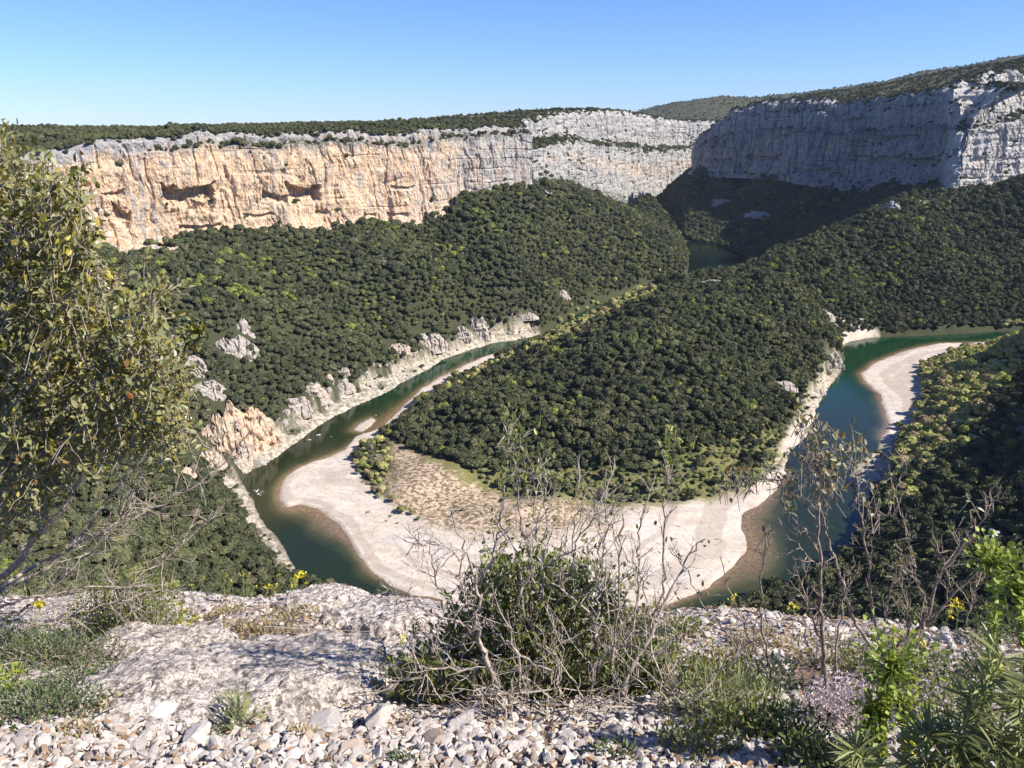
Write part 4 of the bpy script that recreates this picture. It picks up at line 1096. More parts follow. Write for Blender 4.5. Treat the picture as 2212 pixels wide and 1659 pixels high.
# ---- stones
def stone_mesh(seed, sub=3):
    V, F = ICO[sub]; r_ = np.random.default_rng(seed)
    P = V.copy()
    for _ in range(13):                           # chips: cut the ball by random planes
        n_ = r_.normal(size=3); n_ /= np.linalg.norm(n_); d_ = r_.uniform(0.32, 0.78)
        s_ = P @ n_ - d_; P = P - np.maximum(s_, 0)[:, None] * n_
    P = P * (1 + 0.06 * fbm(P[:, 0] * 3, P[:, 1] * 3, P[:, 2] * 3, 3, seed))[:, None]
    P = P * np.array([1, r_.uniform(0.6, 0.9), r_.uniform(0.35, 0.7)])
    return P, F
STONES = [mk_mesh('stone', *stone_mesh(500 + i, 3 if i < 8 else 2), [MAT['stone']], smooth=False) for i in range(12)]
rg = np.random.default_rng(21)
big = [(1150, 1530, 0, 0, 0), ]
spec = [ # X, Y, half-size m, label
 (820, 1575, 0.115, 'large squarish pale stone left of the thicket at the bottom'), (350, 1575, 0.085, 'long grey-white stone below the weathered slab'), (470, 1620, 0.075, 'upright white pointed stone near the bottom edge'),
 (520, 1550, 0.08, 'cream stone at the foot of the slab'), (425, 1600, 0.10, 'flat white stone with a grey top in the scree'), (700, 1570, 0.095, 'split white stone under the slab corner'), (60, 1618, 0.06, 'small grey rounded stone at the bottom left corner'),
 (620, 1520, 0.06, 'pale block leaning against the slab front'), (300, 1425, 0.07, 'bright white stone lying on top of the slab'), (950, 1600, 0.09, 'grey stone in shade left of the thicket'), (1010, 1570, 0.11, 'wide grey stone in the shadow of the thicket'),
 (1115, 1590, 0.065, 'white rounded stone below the thicket'), (1230, 1600, 0.06, 'chalky stone right of the white rounded one'), (760, 1620, 0.075, 'white wedge of stone at the bottom edge'), (1400, 1610, 0.06, 'pale stone beside a bare stem'), (1590, 1605, 0.07, 'pale stone between two bare stems'), (1645, 1645, 0.06, 'bright white stone at the bottom below the pink flowers'),
 (455, 1288, 0.06, 'white stone on the rim among the yellow flowers'), (400, 1282, 0.045, 'smaller white stone on the rim left of the flowers'), (1150, 1480, 0.09, 'shaded stone under the thicket'), (905, 1490, 0.10, 'dark-sided stone at the left foot of the thicket'),
 (1560, 1335, 0.06, 'pale stone on the rim left of the right-hand sapling'), (1660, 1345, 0.075, 'white block on the rim'), (1820, 1365, 0.085, 'white block on the rim right of the sapling trunk'), (1880, 1410, 0.09, 'wide white slab stone behind the sapling fork'), (1790, 1440, 0.075, 'cream stone behind the sapling trunk'), (2040, 1400, 0.08, 'grey stone under the slanting branch'), (1690, 1420, 0.07, 'pinkish stone left of the sapling trunk'), (1900, 1350, 0.05, 'small pale rim stone right of the white block'), (1980, 1350, 0.05, 'small pale rim stone below the slanting branch')]
def put_stone(X, Y, s, label, group=None, i=0):
    p = fp(X, Y)
    o = mk_obj('stone', STONES[i % 8], loc=(p[0], p[1], p[2] + s * 0.22), rot=(rg.uniform(-0.3, 0.3), rg.uniform(-0.3, 0.3), rg.uniform(0, 6.28)))
    s *= 0.78; o.scale = (s * rg.uniform(0.85, 1.2), s, s * rg.uniform(0.8, 1.15)); tag(o, label, 'stone', group); return p
for i, (X_, Y_, s_, l_) in enumerate(spec): put_stone(X_, Y_, s_, l_, None, i)
zones = [(90, 'small angular pale stone in the scree along the bottom left edge', (0, 800), (1560, 1665), 0.014, 0.042),
         (60, 'angular stone in the scree left of the thicket', (760, 1150), (1440, 1665), 0.018, 0.05),
         (50, 'pale stone in the scree along the bottom below the thicket', (1100, 1700), (1560, 1665), 0.014, 0.045),
         (75, 'pale stone on the stony rim behind the right-hand sapling', (1480, 2212), (1335, 1480), 0.018, 0.05)]
for n_, lb, xr, yr, s0, s1 in zones:
    for q in range(n_):
        put_stone(rg.uniform(*xr), rg.uniform(*yr), s0 + (s1 - s0) * rg.random() ** 2, lb, lb.replace('stone', 'stones', 1), q)
# gravel: far too much to count
gsrc = bpy.data.collections.new('gravel_sources')
for s_ in STONES[8:]: gsrc.objects.link(bpy.data.objects.new('pebble_source', s_))
ng = 66000
gx_ = rg.uniform(-3.6, 3.6, ng); gy_ = rg.uniform(1.3, 5.2, ng)
low_ = np.arange(ng) % 2 == 0; gy_[low_] = rg.uniform(1.6, 2.55, low_.sum()); gx_[low_] = rg.uniform(-1.9, 1.9, low_.sum())
gpx, gpy, _ = project(np.stack([gx_, gy_, ledge(gx_, gy_)], -1))
dens = 0.55 + 0.5 * fbm(gx_ * 1.7, gy_ * 1.7, 0, 3, 310) + 0.6 * (gpy > 1540) + 0.1 * (gpy > 1540) + 0.5 * fbm(gx_ * 7, gy_ * 7, 0, 2, 311) - 0.7 * np.exp(-((gpx - 860) / 120) ** 2 - ((gpy - 1340) / 35) ** 2)
dens -= 0.8 * ((gpx < 230) & (gpy < 1540))
kk = (rg.random(ng) < dens * 0.78) & (gx_ < 1e9)
gz_ = ledge(gx_, gy_)
yl_ok = gz_ > -(0.986 + 0.47 * gy_) - 0.25
kk &= yl_ok
gs_ = 0.005 + 0.028 * rg.random(ng) ** 3.2
wood('gravel', np.stack([gx_, gy_, gz_ + gs_ * 0.25], -1)[kk], gs_[kk], 'loose pale limestone gravel covering the ground in front', 'gravel', gsrc, 4, 0.9)

# ---- the weathered slab and its neighbours
def flat_rock(name, X, Y, w, d, h, seed, label, rz=0.0, mat='slab'):
    p = fp(X, Y)
    n_ = 110
    V, F = ICO[4]
    import bmesh
    bm = bmesh.new(); bmesh.ops.create_icosphere(bm, subdivisions=6, radius=1.0)
    V = np.array([v.co[:] for v in bm.verts]); F = np.array([[v.index for v in f.verts] for f in bm.faces]); bm.free()
    P = V.copy(); P[:, 2] = np.sign(P[:, 2]) * np.abs(P[:, 2]) ** 0.55
    r_ = 1 + 0.22 * fbm(V[:, 0] * 1.5, V[:, 1] * 1.5, 0, 4, seed)
    P[:, :2] *= r_[:, None]
    P *= np.array([w / 2, d / 2, h])
    f1 = fbm(P[:, 0] * 4, P[:, 1] * 4, P[:, 2] * 4, 7, seed + 1, 0.72)
    pit = np.abs(fbm(P[:, 0] * 26, P[:, 1] * 26, P[:, 2] * 26, 3, seed + 2))
    stp = fbm(P[:, 0] * 2.2, P[:, 1] * 2.2, 0, 3, seed + 5); P[:, 2] += 0.035 * np.round(stp * 3) / 3 * (P[:, 2] > 0)
    P[:, 2] += f1 * 0.020 - 0.016 * np.exp(-(pit / 0.10) ** 2)
    P[:, :2] *= (1 + 0.04 * f1)[:, None]
    o = mk_obj(name, mk_mesh(name, P, F, [MAT[mat]], smooth=True), loc=p, rot=(-0.40, 0, rz))
    return tag(o, label, 'rock')
flat_rock('rock_slab', 545, 1490, 1.15, 1.0, 0.13, 600, 'broad weathered limestone slab with dark pits and lichen in the left foreground', 0.15)
flat_rock('rock_slab', 330, 1520, 0.55, 0.5, 0.10, 620, 'smaller grey tilted slab at the left end of the broad weathered one', 0.5)
flat_rock('rock_slab', 370, 1412, 0.65, 0.6, 0.09, 640, 'pale pitted slab at the back of the broad weathered one', -0.1)
flat_rock('rock_slab', 880, 1345, 0.95, 0.8, 0.07, 660, 'flat white rock shelf on the rim left of the thicket', 0.0)
flat_rock('rock_slab', 700, 1312, 0.6, 0.5, 0.06, 680, 'low white rock shelf on the rim behind the flowering herbs', 0.0)

# ================================================================== PLANTS: twigs and leaves
class Geo:
    def __init__(s): s.V = []; s.F4 = []; s.F3 = []; s.A = []; s.n = 0
    def add(s, V, F4=None, F3=None, a=0.0):
        V = np.asarray(V, float)
        if F4 is not None and len(F4): s.F4.append(np.asarray(F4) + s.n)
        if F3 is not None and len(F3): s.F3.append(np.asarray(F3) + s.n)
        s.V.append(V); s.A.append(np.full(len(V), a) if np.isscalar(a) else np.asarray(a)); s.n += len(V)
    def obj(s, name, mat, parent=None, smooth=True, loc=None):
        V = np.concatenate(s.V)
        if loc is not None: V = V - np.asarray(loc)
        F = []
        if s.F4: F.append(np.concatenate(s.F4))
        if s.F3: F.append(np.concatenate(s.F3))
        return mk_obj(name, mk_mesh(name, V, F, [mat], smooth=smooth, attrs={'tone': np.concatenate(s.A)}), parent)

def tube(g, path, r0, r1, k=5, a=0.0):
    P = np.asarray(path, float); n = len(P)
    T = np.gradient(P, axis=0); T /= np.linalg.norm(T, axis=1)[:, None] + 1e-9
    ref = np.array([0.31, 0.87, 0.38]); U = np.cross(T, ref); U /= np.linalg.norm(U, axis=1)[:, None] + 1e-9; W = np.cross(T, U)
    an = np.linspace(0, 2 * np.pi, k, endpoint=False)
    r = np.linspace(r0, r1, n)[:, None, None]
    V = P[:, None] + r * (np.cos(an)[None, :, None] * U[:, None] + np.sin(an)[None, :, None] * W[:, None])
    i = np.arange(n - 1)[:, None] * k; j = np.arange(k)[None]
    F = np.stack([i + j, i + (j + 1) % k, i + k + (j + 1) % k, i + k + j], -1).reshape(-1, 4)
    g.add(V.reshape(-1, 3), F, None, a)

rp = np.random.default_rng(99)
def wig(pts, n=6, w=0.02):
    """smooth polyline through the given points with small kinks"""
    P = np.asarray(pts, float)
    seg = np.r_[0, np.cumsum(np.linalg.norm(np.diff(P, axis=0), axis=1))]
    m_ = max(4, int(n * (len(P) - 1)))
    s = np.linspace(0, seg[-1], m_)
    Q = np.stack([np.interp(s, seg, P[:, c]) for c in range(3)], -1)
    for _ in range(2): Q[1:-1] = 0.5 * Q[1:-1] + 0.25 * (Q[:-2] + Q[2:])
    Q[1:-1] += rp.normal(size=(m_ - 2, 3)) * w
    return Q
def unit(v): v = np.asarray(v, float); return v / (np.linalg.norm(v) + 1e-9)
def side_twigs(g, path, n, ln, r, depth=1, spread=0.9, up=0.25, t0=0.15, tips=None, thorn=0, wv=0.006):
    P = np.asarray(path)
    for q in range(n):
        t = rp.uniform(t0, 0.98); i = int(t * (len(P) - 1)); p = P[i]; d = unit(P[min(i + 1, len(P) - 1)] - P[max(i - 1, 0)])
        dd = unit(d + rp.normal(size=3) * spread + np.array([0, 0, up]))
        L = ln * rp.uniform(0.4, 1.1) * (1 - 0.4 * t)
        m_ = 4; Q = [p]
        for s in range(m_):
            dd = unit(dd + rp.normal(size=3) * 0.16 + np.array([0, 0, 0.05])); Q.append(Q[-1] + dd * L / m_)
        Q = np.array(Q)
        tube(g, Q, r, r * 0.45, 4, rp.random())
        if tips is not None:
            for s in (2, 3, 4): tips.append((Q[s], dd))
        if depth > 0: side_twigs(g, Q, 3, ln * 0.5, r * 0.6, depth - 1, spread, up, 0.3, tips, wv=wv)

def leaves(g, P, D, L, w=0.5, fold=0.35, jit=0.6, curl=0.0):
    """leaf blades at points P growing along D"""
    P = np.asarray(P, float); D = np.asarray(D, float); n = len(P)
    if n == 0: return
    D = D + rp.normal(size=(n, 3)) * jit; D /= np.linalg.norm(D, axis=1)[:, None]
    S = np.cross(D, rp.normal(size=(n, 3)) * 0.6 + np.array([0, 0, 1.0])); S /= np.linalg.norm(S, axis=1)[:, None] + 1e-9
    N = np.cross(S, D)
    L = (L * rp.uniform(0.6, 1.25, n))[:, None]
    h = L * w * 0.5
    b = P; t = P + D * L - N * L * curl
    def s(f, k): return P + D * L * f - N * L * curl * f * f + S * h * k + N * h * abs(k) * fold
    V = np.stack([b, s(0.3, 0.95), s(0.68, 0.85), t, s(0.68, -0.85), s(0.3, -0.95)], 1).reshape(-1, 3)
    o = np.arange(n)[:, None] * 6
    F = np.concatenate([o + [[0, 3, 2, 1]], o + [[0, 5, 4, 3]]])
    g.add(V, F, None, np.repeat(rp.random(n), 6))

def leaf_mat(name, stops, under, rough=0.4, spec=0.5, tf=0.25):
    m = M(name, rough, spec)
    c = m.ramp(m.attr('tone'), stops)
    bf = m.n('ShaderNodeNewGeometry').outputs['Backfacing']
    c = m.mix(m.math('MULTIPLY', bf, 0.7), c, under)
    m.col(c); m.trans(tf, c)
    return m.m
def wood_mat(name, dark, light):
    m = M(name, 0.85, 0.2)
    n = m.noise(m.geo(), 45, 4, 0.7)
    c = m.mix(m.ramp(n, [(0.35, 0.0), (0.65, 1.0)]), dark, light)
    c = m.mix(m.math('MULTIPLY', m.attr('tone'), 0.35), c, light)
    m.col(c); m.bump(n, 0.4, 0.003)
    return m.m
MAT['leaf_oak'] = leaf_mat('evergreen_leaf', [(0.0, (0.08, 0.088, 0.016)), (0.4, (0.19, 0.185, 0.035)), (0.7, (0.34, 0.30, 0.06)), (0.86, (0.46, 0.38, 0.09)), (0.93, (0.22, 0.10, 0.03)), (1.0, (0.36, 0.34, 0.13))], (0.22, 0.23, 0.12), 0.38, 0.4)
MAT['leaf_box'] = leaf_mat('thicket_leaf', [(0.0, (0.08, 0.10, 0.02)), (0.4, (0.19, 0.22, 0.04)), (0.8, (0.34, 0.35, 0.07)), (1.0, (0.42, 0.41, 0.11))], (0.17, 0.20, 0.08), 0.45, 0.35, 0.4)
MAT['leaf_young'] = leaf_mat('brownish_leaf', [(0.0, (0.10, 0.13, 0.035)), (0.4, (0.19, 0.20, 0.06)), (0.6, (0.24, 0.13, 0.04)), (0.8, (0.32, 0.19, 0.06)), (1.0, (0.42, 0.42, 0.22))], (0.28, 0.27, 0.17), 0.45, 0.4)
MAT['leaf_spurge'] = leaf_mat('spurge_leaf', [(0.0, (0.17, 0.24, 0.03)), (0.5, (0.30, 0.37, 0.05)), (1.0, (0.46, 0.48, 0.09))], (0.30, 0.36, 0.08), 0.5, 0.35, 0.35)
MAT['leaf_blue'] = leaf_mat('narrow_spurge_leaf', [(0.0, (0.13, 0.16, 0.05)), (0.6, (0.27, 0.29, 0.10)), (1.0, (0.46, 0.45, 0.18))], (0.28, 0.31, 0.14), 0.5, 0.3, 0.3)
MAT['leaf_dark'] = leaf_mat('herb_leaf', [(0.0, (0.045, 0.075, 0.022)), (0.6, (0.09, 0.13, 0.04)), (1.0, (0.17, 0.20, 0.08))], (0.14, 0.17, 0.09), 0.5, 0.3)
MAT['petal'] = leaf_mat('yellow_petal', [(0.0, (0.75, 0.62, 0.02)), (1.0, (0.85, 0.74, 0.05))], (0.7, 0.6, 0.05), 0.6, 0.2, 0.3)
MAT['petal_pink'] = leaf_mat('pink_petal', [(0.0, (0.42, 0.33, 0.36)), (0.5, (0.62, 0.50, 0.55)), (1.0, (0.78, 0.70, 0.72))], (0.6, 0.5, 0.54), 0.6, 0.2, 0.3)
MAT['petal_white'] = leaf_mat('white_petal', [(0.0, (0.75, 0.75, 0.75)), (1.0, (0.8, 0.8, 0.82))], (0.75, 0.75, 0.75), 0.6, 0.2, 0.2)
MAT['red'] = leaf_mat('stonecrop', [(0.0, (0.30, 0.07, 0.05)), (1.0, (0.45, 0.16, 0.10))], (0.3, 0.1, 0.07), 0.6, 0.2, 0.1)
MAT['dry'] = leaf_mat('dry_herb', [(0.0, (0.26, 0.17, 0.09)), (0.5, (0.38, 0.30, 0.16)), (1.0, (0.34, 0.35, 0.13))], (0.3, 0.24, 0.13), 0.7, 0.2, 0.2)
MAT['litter'] = leaf_mat('fallen_leaf', [(0.0, (0.16, 0.08, 0.045)), (0.5, (0.27, 0.15, 0.08)), (1.0, (0.42, 0.29, 0.18))], (0.3, 0.2, 0.12), 0.7, 0.2, 0.1)
MAT['twig_grey'] = wood_mat('grey_twig', (0.16, 0.13, 0.105), (0.50, 0.43, 0.36))
MAT['twig_dark'] = wood_mat('dark_twig', (0.10, 0.075, 0.06), (0.42, 0.34, 0.28))
MAT['stem_green'] = leaf_mat('green_stem', [(0.0, (0.28, 0.34, 0.09)), (1.0, (0.36, 0.40, 0.14))], (0.3, 0.34, 0.1), 0.5, 0.3, 0.0)

def inpoly(poly, n):
    poly = np.array(poly, float); lo, hi = poly.min(0), poly.max(0); out_ = []
    while len(out_) < n:
        q = rp.uniform(lo, hi, (n * 3, 2)); k = poly_sd(q[:, 0], q[:, 1], poly) > 0
        out_ += list(map(tuple, q[k]))
    return out_[:n]
def A3(X, Y, d): return at(X, Y, dist=d)

# ---- leafy evergreen shrub at the left edge
g, lf = Geo(), Geo()
base = fp(-190, 1420)
mains = [[(-190, 1420, base[1]), (-60, 1300, 3.3), (40, 1210, 3.25), (120, 1120, 3.2), (190, 1010, 3.2), (235, 900, 3.2), (290, 760, 3.2)],
 [(-190, 1420, base[1]), (-80, 1230, 3.1), (-10, 1080, 3.0), (30, 900, 3.0), (70, 700, 3.0), (110, 520, 3.0), (120, 400, 3.0)],
 [(-190, 1420, base[1]), (-100, 1150, 2.9), (-60, 900, 2.8), (-40, 650, 2.8), (-10, 400, 2.8), (0, 300, 2.8)],
 [(-60, 1300, 3.3), (80, 1240, 3.4), (180, 1160, 3.5), (250, 1060, 3.5), (330, 960, 3.5), (390, 880, 3.5)],
 [(-10, 1080, 3.0), (60, 980, 3.0), (130, 860, 3.0), (200, 700, 3.0), (215, 580, 3.0), (180, 430, 3.0)],
 [(-60, 1300, 3.3), (150, 1185, 3.6), (300, 1112, 3.6), (430, 1050, 3.6), (500, 985, 3.6), (545, 930, 3.6)],
 [(-190, 1420, base[1]), (0, 1345, 3.5), (170, 1340, 3.5), (250, 1300, 3.5), (330, 1235, 3.5), (400, 1165, 3.5), (465, 1105, 3.5)],
 [(-190, 1420, base[1]), (0, 1375, 3.3), (110, 1345, 3.3), (230, 1300, 3.3), (330, 1282, 3.3), (400, 1262, 3.3)],
 [(0, 1345, 3.5), (90, 1290, 3.4), (160, 1220, 3.4), (210, 1180, 3.4), (262, 1132, 3.4), (290, 1060, 3.4), (310, 1010, 3.4)],
 [(-190, 1420, base[1]), (0, 1395, 3.1), (150, 1402, 3.1), (260, 1388, 3.1), (330, 1372, 3.1), (385, 1350, 3.1)],
 [(-190, 1420, base[1]), (-40, 1330, 3.0), (60, 1290, 3.0), (160, 1275, 3.0), (260, 1265, 3.0), (330, 1262, 3.0)],
 [(200, 700, 3.0), (260, 690, 3.1), (330, 650, 3.1), (360, 610, 3.1)]]
tips = []
for mi, mp in enumerate(mains):
    P = wig([A3(*q) if q != mp[0] or q[2] != base[1] else base for q in mp], 5, 0.010)
    r0 = (0.022, 0.020, 0.018, 0.012, 0.012, 0.011, 0.010, 0.009, 0.008, 0.008, 0.008, 0.005)[mi]
    tube(g, P, r0, 0.003, 6, 0.2)
    bare_ = mi in (5, 6, 7, 8, 9, 10)
    side_twigs(g, P, 36 if bare_ else 12, 0.30 if bare_ else 0.26, 0.0026, 1, 0.65, 0.02, 0.2, None if bare_ else tips)
poly_leaf = [(-40, 330), (5, 300), (30, 345), (60, 420), (100, 350), (118, 362), (125, 420), (165, 372), (188, 400), (175, 470), (205, 520), (200, 560), (232, 590), (235, 640), (225, 690), (262, 720), (270, 660), (310, 640), (330, 612), (348, 640), (340, 700), (372, 760), (400, 770), (405, 850), (415, 935), (380, 955), (330, 965), (290, 950), (240, 965), (190, 975), (120, 1040), (80, 1120), (0, 1130), (-40, 1130)]
pts = inpoly(poly_leaf, 1750)
for X_, Y_ in pts:
    d_ = rp.uniform(2.5, 3.5); c_ = A3(X_, Y_, d_)
    dirn = unit([rp.normal() * 0.5 + 0.35, rp.normal() * 0.4, 0.8])
    Q = wig([c_ - dirn * 0.13, c_, c_ + dirn * 0.06], 3, 0.004)
    tube(g, Q, 0.0018, 0.001, 4, 0.0)
    m_ = 15
    ii = rp.integers(0, len(Q), m_)
    leaves(lf, Q[ii] + rp.normal(size=(m_, 3)) * 0.012, np.repeat(dirn[None], m_, 0), 0.029, 0.55, 0.35, 0.85, 0.1)
for X_, Y_, w_ in [(425, 720, 12), (418, 735, 14), (432, 705, 8), (402, 745, 10), (62, 1030, 8), (330, 1010, 6), (10, 1160, 10), (120, 1180, 6)]:
    for q in range(w_):
        c_ = A3(X_ + rp.normal() * 9, Y_ + rp.normal() * 12, 3.1); leaves(lf, c_ + rp.normal(size=(3, 3)) * 0.01, np.repeat(np.array([[0.2, 0, 0.9]]), 3, 0), 0.034, 0.5, 0.3, 0.6)
P = wig([A3(372, 800, 3.1), A3(400, 760, 3.1), A3(432, 690, 3.1)], 4, 0.004); tube(g, P, 0.004, 0.002)
if tips:
    tp = np.array([t[0] for t in tips]); td = np.array([t[1] for t in tips]); tpx, tpy, _ = project(tp)
    k_ = tpy < 1000; leaves(lf, tp[k_], td[k_], 0.036, 0.52, 0.35, 0.8)
root = empty('evergreen_shrub', base); tag(root, 'large evergreen shrub with leathery leaves and bare grey lower branches at the left edge', 'shrub')
g.obj('branches', MAT['twig_grey'], root, loc=base); lf.obj('foliage', MAT['leaf_oak'], root, smooth=False, loc=base)

# ---- dense central thicket
def cc2(cx_, cy_): return 713 + cx_ * 0.3717, 1042 + cy_ * 0.3717
def cc3(cx_, cy_): return 1443.8 + cx_ * 0.3717, 1042 + cy_ * 0.3717
g, lf = Geo(), Geo()
cb = fp(1200, 1575)
def stem(g, f, pl, d0, d1, r0, r1, ntw=8, ln=0.16, tips=None, w=0.006, root_=None, tw=0.0021, depth=1):
    n_ = len(pl); pts = [A3(*f(*q), d0 + (d1 - d0) * i / (n_ - 1)) for i, q in enumerate(pl)]
    if root_ is not None: pts = [root_] + pts
    P = wig(pts, 5, w); tube(g, P, r0, r1, 6, rp.random() * 0.5)
    side_twigs(g, P, ntw, ln, tw, depth, 0.75, 0.15, 0.2, tips)
    return P
S2 = [([(990, 1280), (940, 1100), (880, 960), (850, 850), (860, 560), (780, 380), (730, 240), (680, 110)], 0.010, 10), ([(860, 560), (940, 460), (985, 260), (1010, 60), (1025, -60), (1045, -250), (1050, -340)], 0.005, 12),
      ([(1200, 1130), (1190, 900), (1120, 720), (1100, 480), (1080, 380), (940, 170)], 0.008, 10), ([(1200, 650), (1160, 420), (1100, 250), (1090, 100), (1090, -50), (1100, -200), (1110, -290)], 0.005, 10),
      ([(1230, 500), (1200, 300), (1185, 100), (1190, -50), (1210, -140)], 0.004, 9), ([(1235, 700), (1240, 480), (1250, 250), (1245, 0), (1250, -60)], 0.004, 8), ([(1240, 490), (1400, 400), (1540, 200), (1560, 60)], 0.003, 9),
      ([(1500, 1100), (1560, 900), (1500, 760), (1400, 650), (1280, 580)], 0.007, 10), ([(1560, 1500), (1700, 1200), (1830, 950), (1900, 800), (1940, 720), (2060, 470), (2180, 330)], 0.013, 12), ([(1640, 1400), (1640, 950), (1680, 700), (1690, 300), (1700, 180)], 0.006, 12),
      ([(1830, 950), (1930, 650), (1940, 300), (1950, 60), (1965, -120), (1975, -200)], 0.005, 10), ([(1070, 1275), (960, 1140), (860, 1085), (600, 1230), (450, 1220), (120, 1175)], 0.008, 10), ([(860, 1085), (560, 1090), (350, 1190), (160, 1240)], 0.005, 8),
      ([(1000, 1250), (930, 1290), (760, 1400), (640, 1510), (560, 1580)], 0.009, 8), ([(900, 900), (780, 810), (650, 800), (540, 740), (400, 640), (280, 580)], 0.006, 10), ([(1000, 930), (700, 970), (580, 880), (480, 780), (440, 700)], 0.005, 8),
      ([(1540, 900), (1560, 700), (1570, 520), (1560, 300), (1540, 100), (1545, 20)], 0.005, 10), ([(1640, 1100), (1750, 900), (1800, 600), (1790, 300), (1860, 60), (1890, -40)], 0.005, 10), ([(1300, 1150), (1450, 1130), (1600, 1060), (1650, 940), (1760, 950)], 0.006, 7),
      ([(1400, 1500), (1460, 1330), (1520, 1180), (1600, 1000), (1620, 860)], 0.006, 7), ([(1300, 1100), (1080, 1000), (960, 860), (860, 800)], 0.006, 6), ([(860, 800), (760, 640), (740, 420), (600, 330), (560, 380)], 0.004, 8), ([(700, 700), (600, 560), (590, 400), (500, 330), (440, 430)], 0.003, 8),
      ([(1400, 900), (1420, 600), (1410, 300), (1440, 100), (1450, -160)], 0.004, 9), ([(1620, 800), (1600, 500), (1600, 200), (1610, 0), (1605, -80)], 0.003, 8), ([(1850, 700), (1780, 480), (1640, 300), (1660, 100), (1700, 60)], 0.003, 8), ([(1900, 1100), (2050, 900), (1950, 800), (1700, 900)], 0.004, 6), ([(1850, 1400), (1700, 1380), (1500, 1300), (1300, 1330)], 0.005, 6)]
tips = []
for i, (pl, r0, nt) in enumerate(S2):
    stem(g, cc2, pl, 2.35 + (i % 4) * 0.1, 2.3 + (i % 3) * 0.15, r0 * 1.05, 0.0020, nt + 6, 0.17, tips, 0.006)
blob = [(905, 1400), (960, 1345), (1005, 1300), (1040, 1240), (1075, 1205), (1150, 1205), (1215, 1225), (1270, 1225), (1320, 1290), (1345, 1360), (1400, 1440), (1395, 1540), (1300, 1590), (1150, 1600), (1000, 1560), (880, 1500)]
for q in range(100):
    X0, Y0 = rp.uniform(950, 1560), rp.uniform(1500, 1600); an_ = rp.normal() * 0.9; L_ = rp.uniform(120, 330)
    X1, Y1 = X0 + math.sin(an_) * L_, Y0 - abs(math.cos(an_)) * L_ * 0.8; X1 = max(X1, 800)
    if Y1 < 1280 and rp.random() < 0.5: continue
    d0_ = rp.uniform(2.15, 2.6); P = wig([A3(X0, Y0, d0_), A3((X0 + X1) / 2 + rp.normal() * 18, (Y0 + Y1) / 2 + rp.normal() * 18, d0_ + 0.03), A3(X1, Y1, d0_ + rp.uniform(-0.1, 0.2))], 5, 0.006)
    P[:, 2] = np.maximum(P[:, 2], ledge(P[:, 0], P[:, 1]) + 0.01)
    tube(g, P, rp.uniform(0.0018, 0.0045), 0.001, 5, rp.random()); side_twigs(g, P, 7, 0.12, 0.0015, 0, 0.8, 0.1)
blob = [(870, 1440), (930, 1370), (1005, 1300), (1040, 1240), (1075, 1205), (1150, 1205), (1215, 1225), (1270, 1225), (1330, 1290), (1370, 1350), (1440, 1420), (1450, 1540), (1350, 1590), (1150, 1600), (1000, 1575), (880, 1530), (840, 1480)]
for X_, Y_ in inpoly(blob, 1900):
    if X_ < 1000 and rp.random() < 0.35: continue
    X_ += rp.normal() * 16; Y_ += rp.normal() * 16 - 14 * (rp.random() ** 4) * 3
    # a rounded mound of foliage: nearer in the middle
    u_ = (X_ - 1150) / 260; v_ = (Y_ - 1400) / 210
    dome = math.sqrt(max(0.0, 1 - u_ * u_ - v_ * v_)) if u_ * u_ + v_ * v_ < 1 else 0
    d_ = 2.95 - 0.40 * dome + rp.uniform(-0.02, 0.25); c_ = A3(X_, Y_, d_)
    if c_[2] < float(ledge(c_[0], c_[1])) + 0.02: d_ = 2.5; c_ = A3(X_, Y_, 2.45)
    dirn = unit([rp.normal() * 0.4 + 0.1, rp.normal() * 0.4 - 0.1, 0.9])
    Q = np.array([c_ - dirn * 0.07, c_, c_ + dirn * 0.05])
    tube(g, Q, 0.002, 0.001, 4, rp.random() * 0.5)
    ii = rp.integers(0, 3, 9)
    leaves(lf, Q[ii] + rp.normal(size=(9, 3)) * 0.008, np.repeat(dirn[None], 9, 0), 0.031, 0.42, 0.3, 0.6)
for X_, Y_, sx, sy, n_ in [(1100, 950, 9, 45, 70), (1128, 975, 8, 40, 60), (1172, 1000, 14, 35, 60), (1440, 975, 10, 30, 40), (1448, 1010, 8, 25, 30), (1092, 1030, 8, 40, 30), (1470, 1060, 14, 12, 16), (1700, 1100, 8, 8, 8), (1060, 1150, 30, 50, 30), (1300, 1200, 70, 90, 60), (1430, 1280, 70, 90, 60), (1500, 1400, 60, 60, 60)]:
    c_ = np.array([A3(X_ + rp.normal() * sx, Y_ + rp.normal() * sy, 2.4 + rp.normal() * 0.04) for _ in range(n_)])
    leaves(lf, c_, np.repeat(np.array([[0, 0, 1.0]]), n_, 0), 0.024, 0.45, 0.3, 0.8)
root = empty('thicket_shrub', cb); tag(root, 'dense low thicket with glossy green leaves and tall tangled grey twigs in the centre foreground', 'shrub')
g.obj('branches', MAT['twig_grey'], root, loc=cb); lf.obj('foliage', MAT['leaf_box'], root, smooth=False, loc=cb)

